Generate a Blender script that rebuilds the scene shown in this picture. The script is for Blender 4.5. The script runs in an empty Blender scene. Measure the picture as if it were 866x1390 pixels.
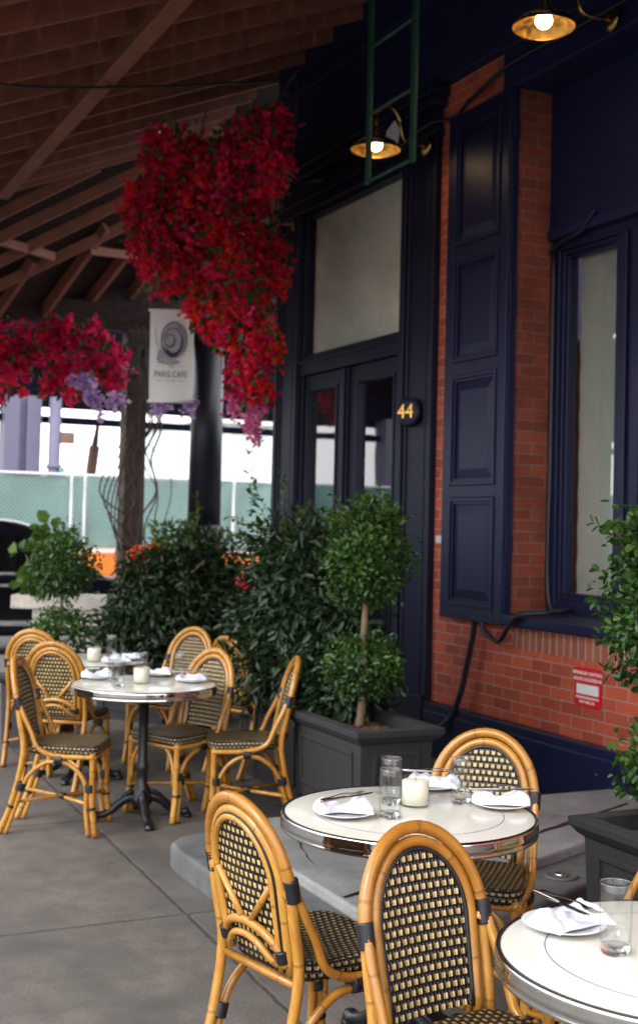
import bpy, math, random
import numpy as np
from mathutils import Vector, Matrix
R = math.radians
random.seed(7); rng = np.random.default_rng(11)
scene = bpy.context.scene
col = scene.collection

# ------------------------------------------------------------------ materials
def new_mat(name):
    m = bpy.data.materials.new(name); m.use_nodes = True
    nt = m.node_tree; nt.nodes.clear()
    out = nt.nodes.new('ShaderNodeOutputMaterial')
    b = nt.nodes.new('ShaderNodeBsdfPrincipled')
    nt.links.new(b.outputs[0], out.inputs[0])
    return m, nt, b, out
def N(nt, t, **kw):
    n = nt.nodes.new(t)
    for k, v in kw.items():
        if k.startswith('_'): setattr(n, k[1:], v)
        else:
            n.inputs[k.replace('__', ' ')].default_value = v
    return n
def L(nt, a, b): nt.links.new(a, b)
def math_n(nt, op, a, b=None, c=None):
    n = nt.nodes.new('ShaderNodeMath'); n.operation = op
    for i, v in enumerate((a, b, c)):
        if v is None: continue
        if isinstance(v, (int, float)): n.inputs[i].default_value = v
        else: L(nt, v, n.inputs[i])
    return n.outputs[0]
def mix_c(nt, f, a, b, mode='MIX'):
    n = nt.nodes.new('ShaderNodeMix'); n.data_type = 'RGBA'; n.blend_type = mode
    for i, v in ((0, f), (6, a), (7, b)):
        if isinstance(v, (int, float)): n.inputs[i].default_value = v
        elif isinstance(v, tuple): n.inputs[i].default_value = (*v, 1) if len(v) == 3 else v
        else: L(nt, v, n.inputs[i])
    return n.outputs[2]
def ramp(nt, f, stops):
    n = nt.nodes.new('ShaderNodeValToRGB'); cr = n.color_ramp
    while len(cr.elements) < len(stops): cr.elements.new(.5)
    for e, (p, c) in zip(cr.elements, stops):
        e.position = p; e.color = (c, c, c, 1) if isinstance(c, (int, float)) else (*c, 1)
    L(nt, f, n.inputs[0]); return n.outputs[0]
def bump(nt, b, h, strength=.3, dist=.002, prev=None):
    n = nt.nodes.new('ShaderNodeBump'); n.inputs['Strength'].default_value = strength
    n.inputs['Distance'].default_value = dist; L(nt, h, n.inputs['Height'])
    if prev: L(nt, prev, n.inputs['Normal'])
    L(nt, n.outputs[0], b.inputs['Normal']); return n.outputs[0]
def coords(nt, kind='Object', scale=(1, 1, 1)):
    t = nt.nodes.new('ShaderNodeTexCoord'); m = nt.nodes.new('ShaderNodeMapping')
    m.inputs['Scale'].default_value = scale
    L(nt, t.outputs[kind], m.inputs['Vector']); return m.outputs[0]
def noise(nt, vec, scale, detail=4, rough=.55, dist=0):
    n = N(nt, 'ShaderNodeTexNoise', Scale=scale, Detail=detail, Roughness=rough, Distortion=dist)
    L(nt, vec, n.inputs['Vector']); return n.outputs[0]

def mat_paint(name, c, rough=.45, var=.25, bs=.15, scale=9, dust=None, spec=.5, wear=None):
    m, nt, b, o = new_mat(name); v = coords(nt)
    n1 = noise(nt, v, scale, 5); n2 = noise(nt, v, scale*7, 3)
    cc = mix_c(nt, n1, tuple(x*(1-var) for x in c), tuple(x*(1+var) for x in c))
    if dust:
        g = nt.nodes.new('ShaderNodeNewGeometry'); s = nt.nodes.new('ShaderNodeSeparateXYZ')
        L(nt, g.outputs['Normal'], s.inputs[0])
        f = math_n(nt, 'MULTIPLY', ramp(nt, s.outputs[2], [(.3, 0), (.95, 1)]), ramp(nt, n1, [(.3, .3), (.7, 1)]))
        cc = mix_c(nt, math_n(nt, 'MULTIPLY', f, .65), cc, dust)
    if wear:
        st = noise(nt, coords(nt, 'Object', (7, 7, .9)), 5, 6, .7); sp = noise(nt, v, 70, 3, .6)
        wf = math_n(nt, 'ADD', ramp(nt, st, [(.52, 0), (.78, .38)]), ramp(nt, sp, [(.66, 0), (.74, .45)]))
        cc = mix_c(nt, wf, cc, wear); n2 = math_n(nt, 'ADD', n2, math_n(nt, 'MULTIPLY', st, .5))
    L(nt, cc, b.inputs['Base Color'])
    L(nt, ramp(nt, n2, [(.3, rough*.8), (.7, min(1, rough*1.25))]), b.inputs['Roughness'])
    b.inputs['Specular IOR Level'].default_value = spec
    bump(nt, b, math_n(nt, 'ADD', n1, math_n(nt, 'MULTIPLY', n2, .6)), bs, .003)
    return m

def mat_rattan(name):
    m, nt, b, o = new_mat(name)
    uv = coords(nt, 'UV'); ob = coords(nt)
    info = nt.nodes.new('ShaderNodeObjectInfo')
    s = nt.nodes.new('ShaderNodeSeparateXYZ'); L(nt, uv, s.inputs[0])
    vv = s.outputs[1]
    big = noise(nt, ob, 7, 3); fine = noise(nt, coords(nt, 'UV', (40, 9, 1)), 2.2, 4)
    rv = math_n(nt, 'MULTIPLY', info.outputs['Random'], .35)
    f = math_n(nt, 'ADD', math_n(nt, 'MULTIPLY', big, .75), rv)
    c = ramp(nt, f, [(.22, (.28, .105, .011)), (.5, (.45, .205, .026)), (.8, (.58, .31, .058))])
    c = mix_c(nt, ramp(nt, fine, [(.35, .5), (.62, 0)]), c, (.28, .105, .018))
    # cane nodes: a thin dark ring about every 26 cm of length
    w = math_n(nt, 'ADD', vv, math_n(nt, 'MULTIPLY', big, .03))
    fr = math_n(nt, 'ABSOLUTE', math_n(nt, 'SUBTRACT', math_n(nt, 'FRACT', math_n(nt, 'ADD', math_n(nt, 'MULTIPLY', w, 3.8), info.outputs['Random'])), .5))
    ring = ramp(nt, fr, [(0, 1), (.012, .8), (.022, 0)])
    c = mix_c(nt, math_n(nt, 'MULTIPLY', ring, .55), c, (.16, .055, .01))
    sp = ramp(nt, noise(nt, ob, 120, 2), [(.7, 0), (.78, .5)])
    c = mix_c(nt, sp, c, (.2, .08, .015))
    L(nt, c, b.inputs['Base Color'])
    L(nt, ramp(nt, big, [(.3, .22), (.7, .36)]), b.inputs['Roughness'])
    b.inputs['Coat Weight'].default_value = .35; b.inputs['Coat Roughness'].default_value = .12
    bump(nt, b, math_n(nt, 'ADD', math_n(nt, 'MULTIPLY', fine, .35), math_n(nt, 'MULTIPLY', ring, .9)), .35, .002)
    return m

def mat_weave(name, w, h, gold=(.62, .44, .17), mx=.0045):
    m, nt, b, o = new_mat(name)
    uv = coords(nt, 'UV')
    br = N(nt, 'ShaderNodeTexBrick', Scale=1.0)
    br.offset = .5; br.squash = 1
    br.inputs['Brick Width'].default_value = w; br.inputs['Row Height'].default_value = h
    br.inputs['Mortar Size'].default_value = mx; br.inputs['Mortar Smooth'].default_value = .12
    br.inputs['Color1'].default_value = (*gold, 1)
    br.inputs['Color2'].default_value = (gold[0]*.72, gold[1]*.68, gold[2]*.62, 1)
    br.inputs['Mortar'].default_value = (.006, .006, .009, 1)
    L(nt, uv, br.inputs['Vector'])
    s = nt.nodes.new('ShaderNodeSeparateXYZ'); L(nt, uv, s.inputs[0])
    a = math_n(nt, 'ABSOLUTE', math_n(nt, 'SINE', math_n(nt, 'MULTIPLY', s.outputs[0], math.pi/(w/2))))
    c2 = math_n(nt, 'ABSOLUTE', math_n(nt, 'SINE', math_n(nt, 'MULTIPLY', s.outputs[1], math.pi/h)))
    L(nt, br.outputs['Color'], b.inputs['Base Color'])
    b.inputs['Roughness'].default_value = .34
    hgt = math_n(nt, 'ADD', math_n(nt, 'MULTIPLY', a, .8), math_n(nt, 'MULTIPLY', c2, .7))
    hgt = math_n(nt, 'ADD', hgt, math_n(nt, 'MULTIPLY', math_n(nt, 'SUBTRACT', 1.0, br.outputs['Fac']), .8))
    bump(nt, b, hgt, .75, .004)
    return m

def mat_brick(name, c1, c2, mortar, w=.215, h=.075, rowoff=.5, ms=.006, dirt=.5):
    m, nt, b, o = new_mat(name)
    uv = coords(nt, 'UV'); ob = coords(nt)
    # slightly wobbling courses
    nz = N(nt, 'ShaderNodeTexNoise', Scale=6.0, Detail=2.0); L(nt, uv, nz.inputs['Vector'])
    vm = nt.nodes.new('ShaderNodeVectorMath'); vm.operation = 'MULTIPLY_ADD'
    L(nt, nz.outputs['Color'], vm.inputs[0]); vm.inputs[1].default_value = (.006, .006, 0); L(nt, uv, vm.inputs[2])
    br = N(nt, 'ShaderNodeTexBrick', Scale=1.0); br.offset = rowoff
    br.inputs['Brick Width'].default_value = w; br.inputs['Row Height'].default_value = h
    br.inputs['Mortar Size'].default_value = ms; br.inputs['Mortar Smooth'].default_value = .3
    br.inputs['Color1'].default_value = (*c1, 1); br.inputs['Color2'].default_value = (*c2, 1)
    br.inputs['Mortar'].default_value = (*mortar, 1)
    L(nt, vm.outputs[0], br.inputs['Vector'])
    n1 = noise(nt, ob, 3, 6, .65); n2 = noise(nt, ob, 45, 4, .6); n3 = noise(nt, ob, 11, 5, .7)
    c = mix_c(nt, ramp(nt, n1, [(.35, dirt), (.65, 0)]), br.outputs['Color'], tuple(x*.38 for x in c1))
    c = mix_c(nt, ramp(nt, n2, [(.5, 0), (.75, .35)]), c, tuple(x*.5 for x in c1))
    c = mix_c(nt, ramp(nt, n3, [(.66, 0), (.76, .55)]), c, (.42, .36, .32))
    # joints partly washed over with brick-coloured paint
    L(nt, c, b.inputs['Base Color']); b.inputs['Roughness'].default_value = .72
    hgt = math_n(nt, 'ADD', math_n(nt, 'MULTIPLY', br.outputs['Fac'], -1.0), math_n(nt, 'MULTIPLY', n2, .55))
    bump(nt, b, hgt, .8, .006)
    return m

def mat_concrete(name, c, joints=False, speck=.5, scale=1.0):
    m, nt, b, o = new_mat(name); v = coords(nt)
    a = noise(nt, v, 1.1*scale, 6, .6, .4); f = noise(nt, v, 60*scale, 5, .7); g = noise(nt, v, 5*scale, 6, .65)
    cc = ramp(nt, a, [(.3, tuple(x*.66 for x in c)), (.5, c), (.72, tuple(x*1.28 for x in c))])
    cc = mix_c(nt, ramp(nt, g, [(.36, .55), (.6, 0)]), cc, tuple(x*.55 for x in c))
    cc = mix_c(nt, ramp(nt, f, [(.38, speck), (.5, 0)]), cc, tuple(x*.6 for x in c))
    cc = mix_c(nt, ramp(nt, f, [(.6, 0), (.72, speck*.7)]), cc, tuple(min(1, x*1.5) for x in c))
    sp = noise(nt, v, 26*scale, 2, .5)
    cc = mix_c(nt, ramp(nt, sp, [(.71, 0), (.74, .6)]), cc, tuple(x*.4 for x in c))
    hgt = math_n(nt, 'ADD', math_n(nt, 'MULTIPLY', f, .5), math_n(nt, 'MULTIPLY', g, .8))
    vo = N(nt, 'ShaderNodeTexVoronoi', Scale=3.1*scale); L(nt, v, vo.inputs['Vector'])
    cc = mix_c(nt, ramp(nt, vo.outputs['Distance'], [(.05, .55), (.075, 0)]), cc, tuple(x*.45 for x in c))
    s2 = noise(nt, v, .55*scale, 4, .7, 1.2)
    cc = mix_c(nt, ramp(nt, s2, [(.52, 0), (.62, .5)]), cc, tuple(x*.55 for x in c))
    if joints:
        s = nt.nodes.new('ShaderNodeSeparateXYZ'); L(nt, v, s.inputs[0])
        wob = math_n(nt, 'MULTIPLY', math_n(nt, 'SUBTRACT', noise(nt, v, 14, 3), .5), .02)
        def line(val, off, per, w):
            t = math_n(nt, 'ADD', math_n(nt, 'ADD', val, off), wob)
            t = math_n(nt, 'FRACT', math_n(nt, 'DIVIDE', t, per))
            t = math_n(nt, 'MULTIPLY', math_n(nt, 'MINIMUM', t, math_n(nt, 'SUBTRACT', 1.0, t)), per)
            return ramp(nt, t, [(0, 1), (w, 1), (w*2.6, 0)])
        j = math_n(nt, 'MAXIMUM', line(s.outputs[0], 5.06, 1.75, .006), line(math_n(nt, 'ADD', s.outputs[1], math_n(nt, 'MULTIPLY', s.outputs[0], .03)), -1.70, 1.75, .005))
        br = math_n(nt, 'MULTIPLY', j, ramp(nt, noise(nt, v, 20, 3), [(.3, .25), (.6, .85)]))
        cc = mix_c(nt, br, cc, tuple(x*.3 for x in c))
        hgt = math_n(nt, 'SUBTRACT', hgt, math_n(nt, 'MULTIPLY', j, 1.5))
    L(nt, cc, b.inputs['Base Color'])
    L(nt, ramp(nt, g, [(.3, .62), (.7, .9)]), b.inputs['Roughness'])
    bump(nt, b, hgt, .45, .006)
    return m

def mat_leaf(name, dark, light, trans=.25, rough=.4):
    m, nt, b, o = new_mat(name)
    at = nt.nodes.new('ShaderNodeAttribute'); at.attribute_name = 'Col'
    s = nt.nodes.new('ShaderNodeSeparateColor'); L(nt, at.outputs['Color'], s.inputs[0])
    c = mix_c(nt, s.outputs[0], dark, light)
    L(nt, c, b.inputs['Base Color']); b.inputs['Roughness'].default_value = rough
    b.inputs['Specular IOR Level'].default_value = .45
    tr = nt.nodes.new('ShaderNodeBsdfTranslucent'); L(nt, mix_c(nt, 1, c, (1.3, 1.25, .7), 'MULTIPLY'), tr.inputs[0])
    mx = nt.nodes.new('ShaderNodeMixShader'); mx.inputs[0].default_value = trans
    L(nt, b.outputs[0], mx.inputs[1]); L(nt, tr.outputs[0], mx.inputs[2]); L(nt, mx.outputs[0], o.inputs[0])
    return m

def mat_metal(name, c, rough=.2, var=.1):
    m, nt, b, o = new_mat(name); v = coords(nt)
    n1 = noise(nt, v, 25, 4)
    L(nt, mix_c(nt, n1, tuple(x*(1-var) for x in c), tuple(min(1, x*(1+var)) for x in c)), b.inputs['Base Color'])
    b.inputs['Metallic'].default_value = 1
    L(nt, ramp(nt, n1, [(.3, rough*.7), (.7, rough*1.4)]), b.inputs['Roughness']); return m

def mat_pane(name, ior=1.75, tint=(.92, .95, .93)):
    m, nt, b, o = new_mat(name); nt.nodes.remove(b)
    t = nt.nodes.new('ShaderNodeBsdfTransparent'); t.inputs[0].default_value = (*tint, 1)
    g = nt.nodes.new('ShaderNodeBsdfGlossy'); g.inputs['Roughness'].default_value = .015
    lw = nt.nodes.new('ShaderNodeLayerWeight'); lw.inputs[0].default_value = .5
    f0 = ((ior-1)/(ior+1))**2
    f = nt.nodes.new('ShaderNodeMath'); f.operation = 'MULTIPLY_ADD'; f.inputs[1].default_value = 1-f0; f.inputs[2].default_value = f0
    L(nt, math_n(nt, 'POWER', lw.outputs['Facing'], 4.2), f.inputs[0])
    n1 = noise(nt, coords(nt), 1.3, 2); bp = nt.nodes.new('ShaderNodeBump'); bp.inputs['Strength'].default_value = .05
    bp.inputs['Distance'].default_value = .02
    L(nt, n1, bp.inputs['Height']); L(nt, bp.outputs[0], g.inputs['Normal'])
    mx = nt.nodes.new('ShaderNodeMixShader')
    L(nt, f.outputs[0], mx.inputs[0]); L(nt, t.outputs[0], mx.inputs[1]); L(nt, g.outputs[0], mx.inputs[2]); L(nt, mx.outputs[0], o.inputs[0])
    return m
def mat_glass(name, tint=(.985, .992, .99)):
    # thin drinking glass: clear with fresnel reflections
    m, nt, b, o = new_mat(name); nt.nodes.remove(b)
    t = nt.nodes.new('ShaderNodeBsdfTransparent')
    g = nt.nodes.new('ShaderNodeBsdfGlossy'); g.inputs['Roughness'].default_value = .02
    lw = nt.nodes.new('ShaderNodeLayerWeight'); lw.inputs[0].default_value = .28
    L(nt, mix_c(nt, ramp(nt, lw.outputs['Facing'], [(.45, 0), (.95, 1)]), tint, (.55, .58, .58)), t.inputs[0])
    r = ramp(nt, lw.outputs['Facing'], [(0, .05), (.55, .08), (.85, .22), (1, .6)])
    mx = nt.nodes.new('ShaderNodeMixShader')
    L(nt, r, mx.inputs[0]); L(nt, t.outputs[0], mx.inputs[1]); L(nt, g.outputs[0], mx.inputs[2]); L(nt, mx.outputs[0], o.inputs[0])
    return m
def mat_refr(name):
    m, nt, b, o = new_mat(name)
    b.inputs['Base Color'].default_value = (1, 1, 1, 1); b.inputs['Transmission Weight'].default_value = 1
    b.inputs['IOR'].default_value = 1.45; b.inputs['Roughness'].default_value = .02
    n = noise(nt, coords(nt), 60, 2); bump(nt, b, n, .1, .002); return m
def mat_emit(name, c, s):
    m, nt, b, o = new_mat(name); nt.nodes.remove(b)
    e = nt.nodes.new('ShaderNodeEmission'); e.inputs[0].default_value = (*c, 1); e.inputs[1].default_value = s
    L(nt, e.outputs[0], o.inputs[0]); return m

M = {}
M['rattan'] = mat_rattan('rattan cane')
M['binding'] = mat_paint('black cane binding', (.012, .013, .018), .35, .3, .2, 60)
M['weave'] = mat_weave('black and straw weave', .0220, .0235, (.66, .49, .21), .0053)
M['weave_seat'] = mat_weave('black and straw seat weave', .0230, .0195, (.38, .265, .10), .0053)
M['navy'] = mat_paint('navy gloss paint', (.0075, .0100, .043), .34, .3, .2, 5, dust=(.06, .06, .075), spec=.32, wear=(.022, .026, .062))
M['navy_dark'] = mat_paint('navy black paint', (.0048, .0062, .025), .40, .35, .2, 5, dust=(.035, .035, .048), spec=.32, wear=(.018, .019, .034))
M['navy_fascia'] = mat_paint('navy fascia paint', (.0095, .0125, .056), .5, .3, .15, 4, spec=.3, wear=(.022, .025, .06))  # even navy, base colour raised above the other navy paints
M['brick'] = mat_brick('painted red brick', (.60, .108, .050), (.33, .055, .030), (.46, .33, .27), ms=.0044, dirt=.35)
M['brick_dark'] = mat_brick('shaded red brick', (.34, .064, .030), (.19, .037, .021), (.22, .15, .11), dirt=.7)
M['soldier'] = mat_brick('soldier brick', (.42, .12, .07), (.32, .085, .05), (.42, .36, .30), w=.073, h=.4, rowoff=0, ms=.008, dirt=.15)
M['concrete'] = mat_concrete('worn sidewalk concrete', (.128, .113, .102), True, .6)
M['slab'] = mat_concrete('painted grey slab', (.265, .265, .265), False, .5, 1.3)
M['kerb'] = mat_concrete('pale grey kerb', (.118, .123, .127), False, .35, 1.6)
M['asphalt'] = mat_concrete('asphalt', (.06, .06, .062), False, .8, 2)
M['wood'] = mat_paint('red brown timber', (.25, .094, .058), .7, .45, .4, 4)
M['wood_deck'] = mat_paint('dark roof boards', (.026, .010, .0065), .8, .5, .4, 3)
M['wood_post'] = mat_paint('weathered timber post', (.075, .056, .048), .8, .5, .6, 6)
M['iron'] = mat_paint('black cast iron', (.010, .010, .012), .3, .3, .3, 30)
M['iron_col'] = mat_paint('blue black iron column', (.009, .010, .018), .4, .3, .15, 8)
M['planter'] = mat_paint('charcoal planter', (.017, .017, .020), .6, .25, .2, 14, dust=(.06, .058, .056), wear=(.05, .047, .043))
M['soil'] = mat_paint('bark mulch', (.10, .045, .022), .95, .8, 1.0, 40)
M['bark'] = mat_paint('pale brown bark', (.17, .11, .065), .85, .5, .9, 30)
M['twig'] = mat_paint('dry vine', (.075, .05, .038), .9, .5, .8, 40)
M['box_leaf'] = mat_leaf('glossy green leaf', (.012, .038, .010), (.070, .165, .024), .22, .32)
M['bush_leaf'] = mat_leaf('dark shrub leaf', (.0045, .014, .005), (.028, .062, .017), .15, .4)
M['fig_leaf'] = mat_leaf('lobed pale leaf', (.03, .075, .015), (.10, .18, .032), .35, .5)
M['bract'] = mat_leaf('red bougainvillea bract', (.62, .006, .055), (1.0, .045, .17), .5, .7)
M['bract_o'] = mat_leaf('scarlet bract', (.75, .012, .015), (1.0, .08, .04), .5, .7)
M['bract_p'] = mat_leaf('crimson bract', (.52, .008, .11), (1.0, .04, .30), .5, .7)
M['wisteria'] = mat_leaf('lilac blossom', (.36, .20, .70), (.78, .60, .95), .4, .7)
M['pink'] = mat_leaf('pink blossom', (.65, .12, .42), (.90, .40, .65), .4, .7)
M['orange_fl'] = mat_leaf('orange blossom', (.75, .09, .03), (.95, .25, .12), .3, .7)
M['enamel'] = mat_paint('cream enamel', (.70, .68, .615), .16, .035, .02, 3)
M['chrome'] = mat_metal('chrome rim', (.72, .72, .70), .08)
M['blackrim'] = mat_paint('black gasket', (.008, .008, .01), .3, .1, .1)
M['line'] = mat_paint('violet table print', (.12, .10, .22), .35, .3, .02, 30)
M['china'] = mat_paint('white china', (.68, .69, .73), .12, .02, .01, 3)
M['linen'] = mat_paint('white napkin', (.64, .655, .735), .9, .06, .35, 90)
M['print'] = mat_paint('violet napkin print', (.10, .06, .40), .8, .2, .1, 40)
M['steel'] = mat_metal('steel cutlery', (.42, .41, .40), .14)
M['glass'] = mat_glass('tumbler glass')
M['glassbase'] = mat_refr('thick glass')
M['wax'] = mat_paint('ivory wax', (.80, .76, .62), .5, .04, .05, 12)
M['brass'] = mat_metal('aged brass', (.46, .31, .12), .22, .3)
M['brass_in'] = mat_metal('brass reflector', (.85, .52, .16), .4, .1)
M['bulb'] = mat_emit('lit bulb', (1.0, .70, .36), 30)
M['green_iron'] = mat_paint('green ladder paint', (.010, .062, .035), .45, .4, .2, 20, dust=(.07, .10, .085))
M['pane'] = mat_pane('window pane', 2.5)
M['blind'] = mat_paint('grey roller blind', (.50, .50, .45), .9, .12, .2, 4)
M['blind2'] = mat_paint('dusty transom film', (.88, .88, .78), .9, .25, .1, 2)
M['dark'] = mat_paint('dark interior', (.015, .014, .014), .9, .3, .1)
M['cable'] = mat_paint('dark cable', (.010, .012, .022), .4, .5, .5, 20)
M['cable_grey'] = mat_paint('grey wire', (.06, .06, .065), .5, .3, .1)
M['red_sign'] = mat_paint('red sign enamel', (.60, .012, .022), .35, .12, .03, 12)
M['white_sign'] = mat_paint('white sign paint', (.78, .77, .74), .45, .05, .03, 20)
M['gold'] = mat_metal('gilt numerals', (.75, .42, .10), .35)
M['canvas'] = mat_paint('off white canvas', (.74, .71, .67), .9, .08, .3, 6)
M['ink'] = mat_paint('blue grey ink', (.10, .10, .17), .9, .4, .05, 30)
M['ink_dark'] = mat_paint('dark blue ink', (.020, .020, .065), .9, .4, .05, 30)
M['ink_pale'] = mat_paint('pale grey ink', (.34, .31, .33), .9, .25, .05, 14)
M['fence_green'] = mat_paint('green windscreen mesh', (.16, .31, .28), .8, .35, .8, 1.3)
M['galv'] = mat_metal('galvanised steel', (.62, .63, .65), .45)
M['orange'] = mat_paint('orange barrier', (.85, .22, .03), .5, .15, .1)
M['violet_steel'] = mat_paint('violet painted steel', (.125, .118, .185), .55, .2, .15, 3)
M['deck'] = mat_paint('dark blue viaduct steel', (.0035, .004, .010), .9, .3, .2, 2, spec=.03)
M['pale_wall'] = mat_paint('pale glass building', (.62, .72, .70), .4, .15, .1, 1)
M['car'] = mat_paint('black car paint', (.006, .006, .008), .10, .1, .01, 3)
M['car_glass'] = mat_paint('dark car glass', (.004, .004, .005), .06, .1, .0, 3)
M['tyre'] = mat_paint('tyre rubber', (.015, .015, .016), .85, .2, .3, 30)
M['stone'] = mat_concrete('cream cast stone', (.52, .48, .42), False, .2, 2)
M['mast'] = mat_paint('brown spar', (.17, .10, .075), .8, .4, .3, 3)
M['paper'] = mat_paint('white paper tag', (.60, .60, .62), .8, .05, .05)
M['speaker'] = mat_paint('black plastic housing', (.012, .012, .014), .4, .2, .05)

# ------------------------------------------------------------------ mesh builder
class MB:
    def __init__(s): s.v = []; s.f = []; s.uv = []; s.sm = []
    def face(s, idx, uv=None, smooth=False): s.f.append(idx); s.uv.append(uv); s.sm.append(smooth)
    def box(s, x0, x1, y0, y1, z0, z1, mat=None):
        b = len(s.v)
        for p in ((x0,y0,z0),(x1,y0,z0),(x1,y1,z0),(x0,y1,z0),(x0,y0,z1),(x1,y0,z1),(x1,y1,z1),(x0,y1,z1)):
            s.v.append(tuple(mat @ Vector(p)) if mat else p)
        for q in ((0,3,2,1),(4,5,6,7),(0,1,5,4),(1,2,6,5),(2,3,7,6),(3,0,4,7)): s.face([b+i for i in q])
        return s
    def bar(s, a, b, w, h, upv=(0,0,1)):
        a = Vector(a); b = Vector(b); d = b-a; l = d.length; d.normalize()
        sx = d.cross(Vector(upv)).normalized(); uz = sx.cross(d)
        m = Matrix((( *sx, ),( *d, ),( *uz, ))).transposed().to_4x4(); m.translation = a
        return s.box(-w/2, w/2, 0, l, -h/2, h/2, m)
    def tube(s, path, r, seg=10, closed=False, caps=True, flat=None):
        P = [Vector(p) for p in path]; n = len(P)
        rad = r if isinstance(r, (list, tuple)) else [r]*n
        T = []
        for i in range(n):
            a = P[i-1] if (i > 0 or closed) else P[i]; b = P[(i+1) % n] if (i < n-1 or closed) else P[i]
            T.append((b-a).normalized())
        ref = Vector((0,0,1)) if abs(T[0].z) < .9 else Vector((1,0,0))
        u = T[0].cross(ref).normalized(); base = len(s.v); L_ = [0]
        for i in range(n):
            if i:
                q = T[i-1].rotation_difference(T[i]); u = q @ u; L_.append(L_[-1]+(P[i]-P[i-1]).length)
            u = (u - T[i]*u.dot(T[i])).normalized(); w = T[i].cross(u)
            for k in range(seg):
                a = 2*math.pi*k/seg
                s.v.append(tuple(P[i]+rad[i]*(math.cos(a)*u+math.sin(a)*w)))
        m = n if closed else n-1
        tot = L_[-1]+(P[0]-P[-1]).length
        for i in range(m):
            j = (i+1) % n; l0 = L_[i]; l1 = L_[j] if j else tot
            for k in range(seg):
                k2 = (k+1) % seg
                s.face([base+i*seg+k, base+i*seg+k2, base+j*seg+k2, base+j*seg+k],
                       [(k/seg*.1, l0), ((k+1)/seg*.1, l0), ((k+1)/seg*.1, l1), (k/seg*.1, l1)], True)
        if caps and not closed:
            s.face([base+k for k in range(seg)][::-1]); s.face([base+(n-1)*seg+k for k in range(seg)])
        return s
    def lathe(s, prof, seg=32, mat=None, closed=False, caps=True):
        base = len(s.v); n = len(prof)
        for (r, z) in prof:
            for k in range(seg):
                a = 2*math.pi*k/seg; p = Vector((r*math.cos(a), r*math.sin(a), z))
                s.v.append(tuple(mat @ p) if mat else tuple(p))
        for i in range(n if closed else n-1):
            j = (i+1) % n
            for k in range(seg):
                k2 = (k+1) % seg
                s.face([base+i*seg+k, base+i*seg+k2, base+j*seg+k2, base+j*seg+k], None, True)
        if not closed and caps:
            if prof[0][0] > 1e-5: s.face([base+k for k in range(seg)][::-1])
            if prof[-1][0] > 1e-5: s.face([base+(n-1)*seg+k for k in range(seg)])
        return s
    def prism(s, poly, z0, z1, mat=None):
        b = len(s.v); n = len(poly)
        for z in (z0, z1):
            for (x, y) in poly:
                s.v.append(tuple(mat @ Vector((x, y, z))) if mat else (x, y, z))
        s.face([b+i for i in range(n)][::-1]); s.face([b+n+i for i in range(n)])
        for i in range(n): j = (i+1) % n; s.face([b+i, b+j, b+n+j, b+n+i])
        return s
    def poly(s, pts, smooth=False): b = len(s.v); s.v += [tuple(p) for p in pts]; s.face(list(range(b, b+len(pts))), None, smooth); return s
    def add(s, verts, faces, mat=None, smooth=False):
        b = len(s.v)
        for p in verts: s.v.append(tuple(mat @ Vector(p)) if mat else tuple(p))
        for f in faces: s.face([b+i for i in f], None, smooth)
        return s
    def ribbon(s, pts, w, mat=None):
        """flat strip in the xz plane of a banner"""
        n = len(pts); b = len(s.v)
        for i in range(n):
            a = pts[max(0, i-1)]; c = pts[min(n-1, i+1)]
            dx, dz = c[0]-a[0], c[1]-a[1]; l = math.hypot(dx, dz) or 1
            ww = w[i] if isinstance(w, (list, tuple)) else w
            for sg in (-1, 1):
                p = Vector((pts[i][0]-sg*dz/l*ww/2, 0, pts[i][1]+sg*dx/l*ww/2))
                s.v.append(tuple(mat @ p) if mat else tuple(p))
        for i in range(n-1): s.face([b+2*i, b+2*i+1, b+2*i+3, b+2*i+2])
        return s
    def build(s, name, mat, parent=None, bevel=0, loc=None, seg=2):
        me = bpy.data.meshes.new(name); me.from_pydata(s.v, [], s.f)
        uvl = me.uv_layers.new(name='UVMap'); V = s.v; k = 0; data = []
        for f, uv in zip(s.f, s.uv):
            if uv: data += [c for t in uv for c in t]
            else:
                a = Vector(V[f[0]]); nrm = Vector((0,0,0))
                for i in range(1, len(f)-1): nrm += (Vector(V[f[i]])-a).cross(Vector(V[f[i+1]])-a)
                ax = max(range(3), key=lambda t: abs(nrm[t]))
                ii = ((1,2),(0,2),(0,1))[ax]
                for i in f: data += [V[i][ii[0]], V[i][ii[1]]]
        uvl.data.foreach_set('uv', data)
        me.polygons.foreach_set('use_smooth', s.sm)
        me.materials.append(M[mat] if isinstance(mat, str) else mat); me.update()
        o = bpy.data.objects.new(name, me); col.objects.link(o)
        if parent: o.parent = parent
        if loc: o.location = loc
        if bevel:
            bv = o.modifiers.new('bevel', 'BEVEL'); bv.width = bevel; bv.segments = seg; bv.limit_method = 'ANGLE'; bv.angle_limit = R(40)
            try: bv.harden_normals = False
            except Exception: pass
        return o

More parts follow.
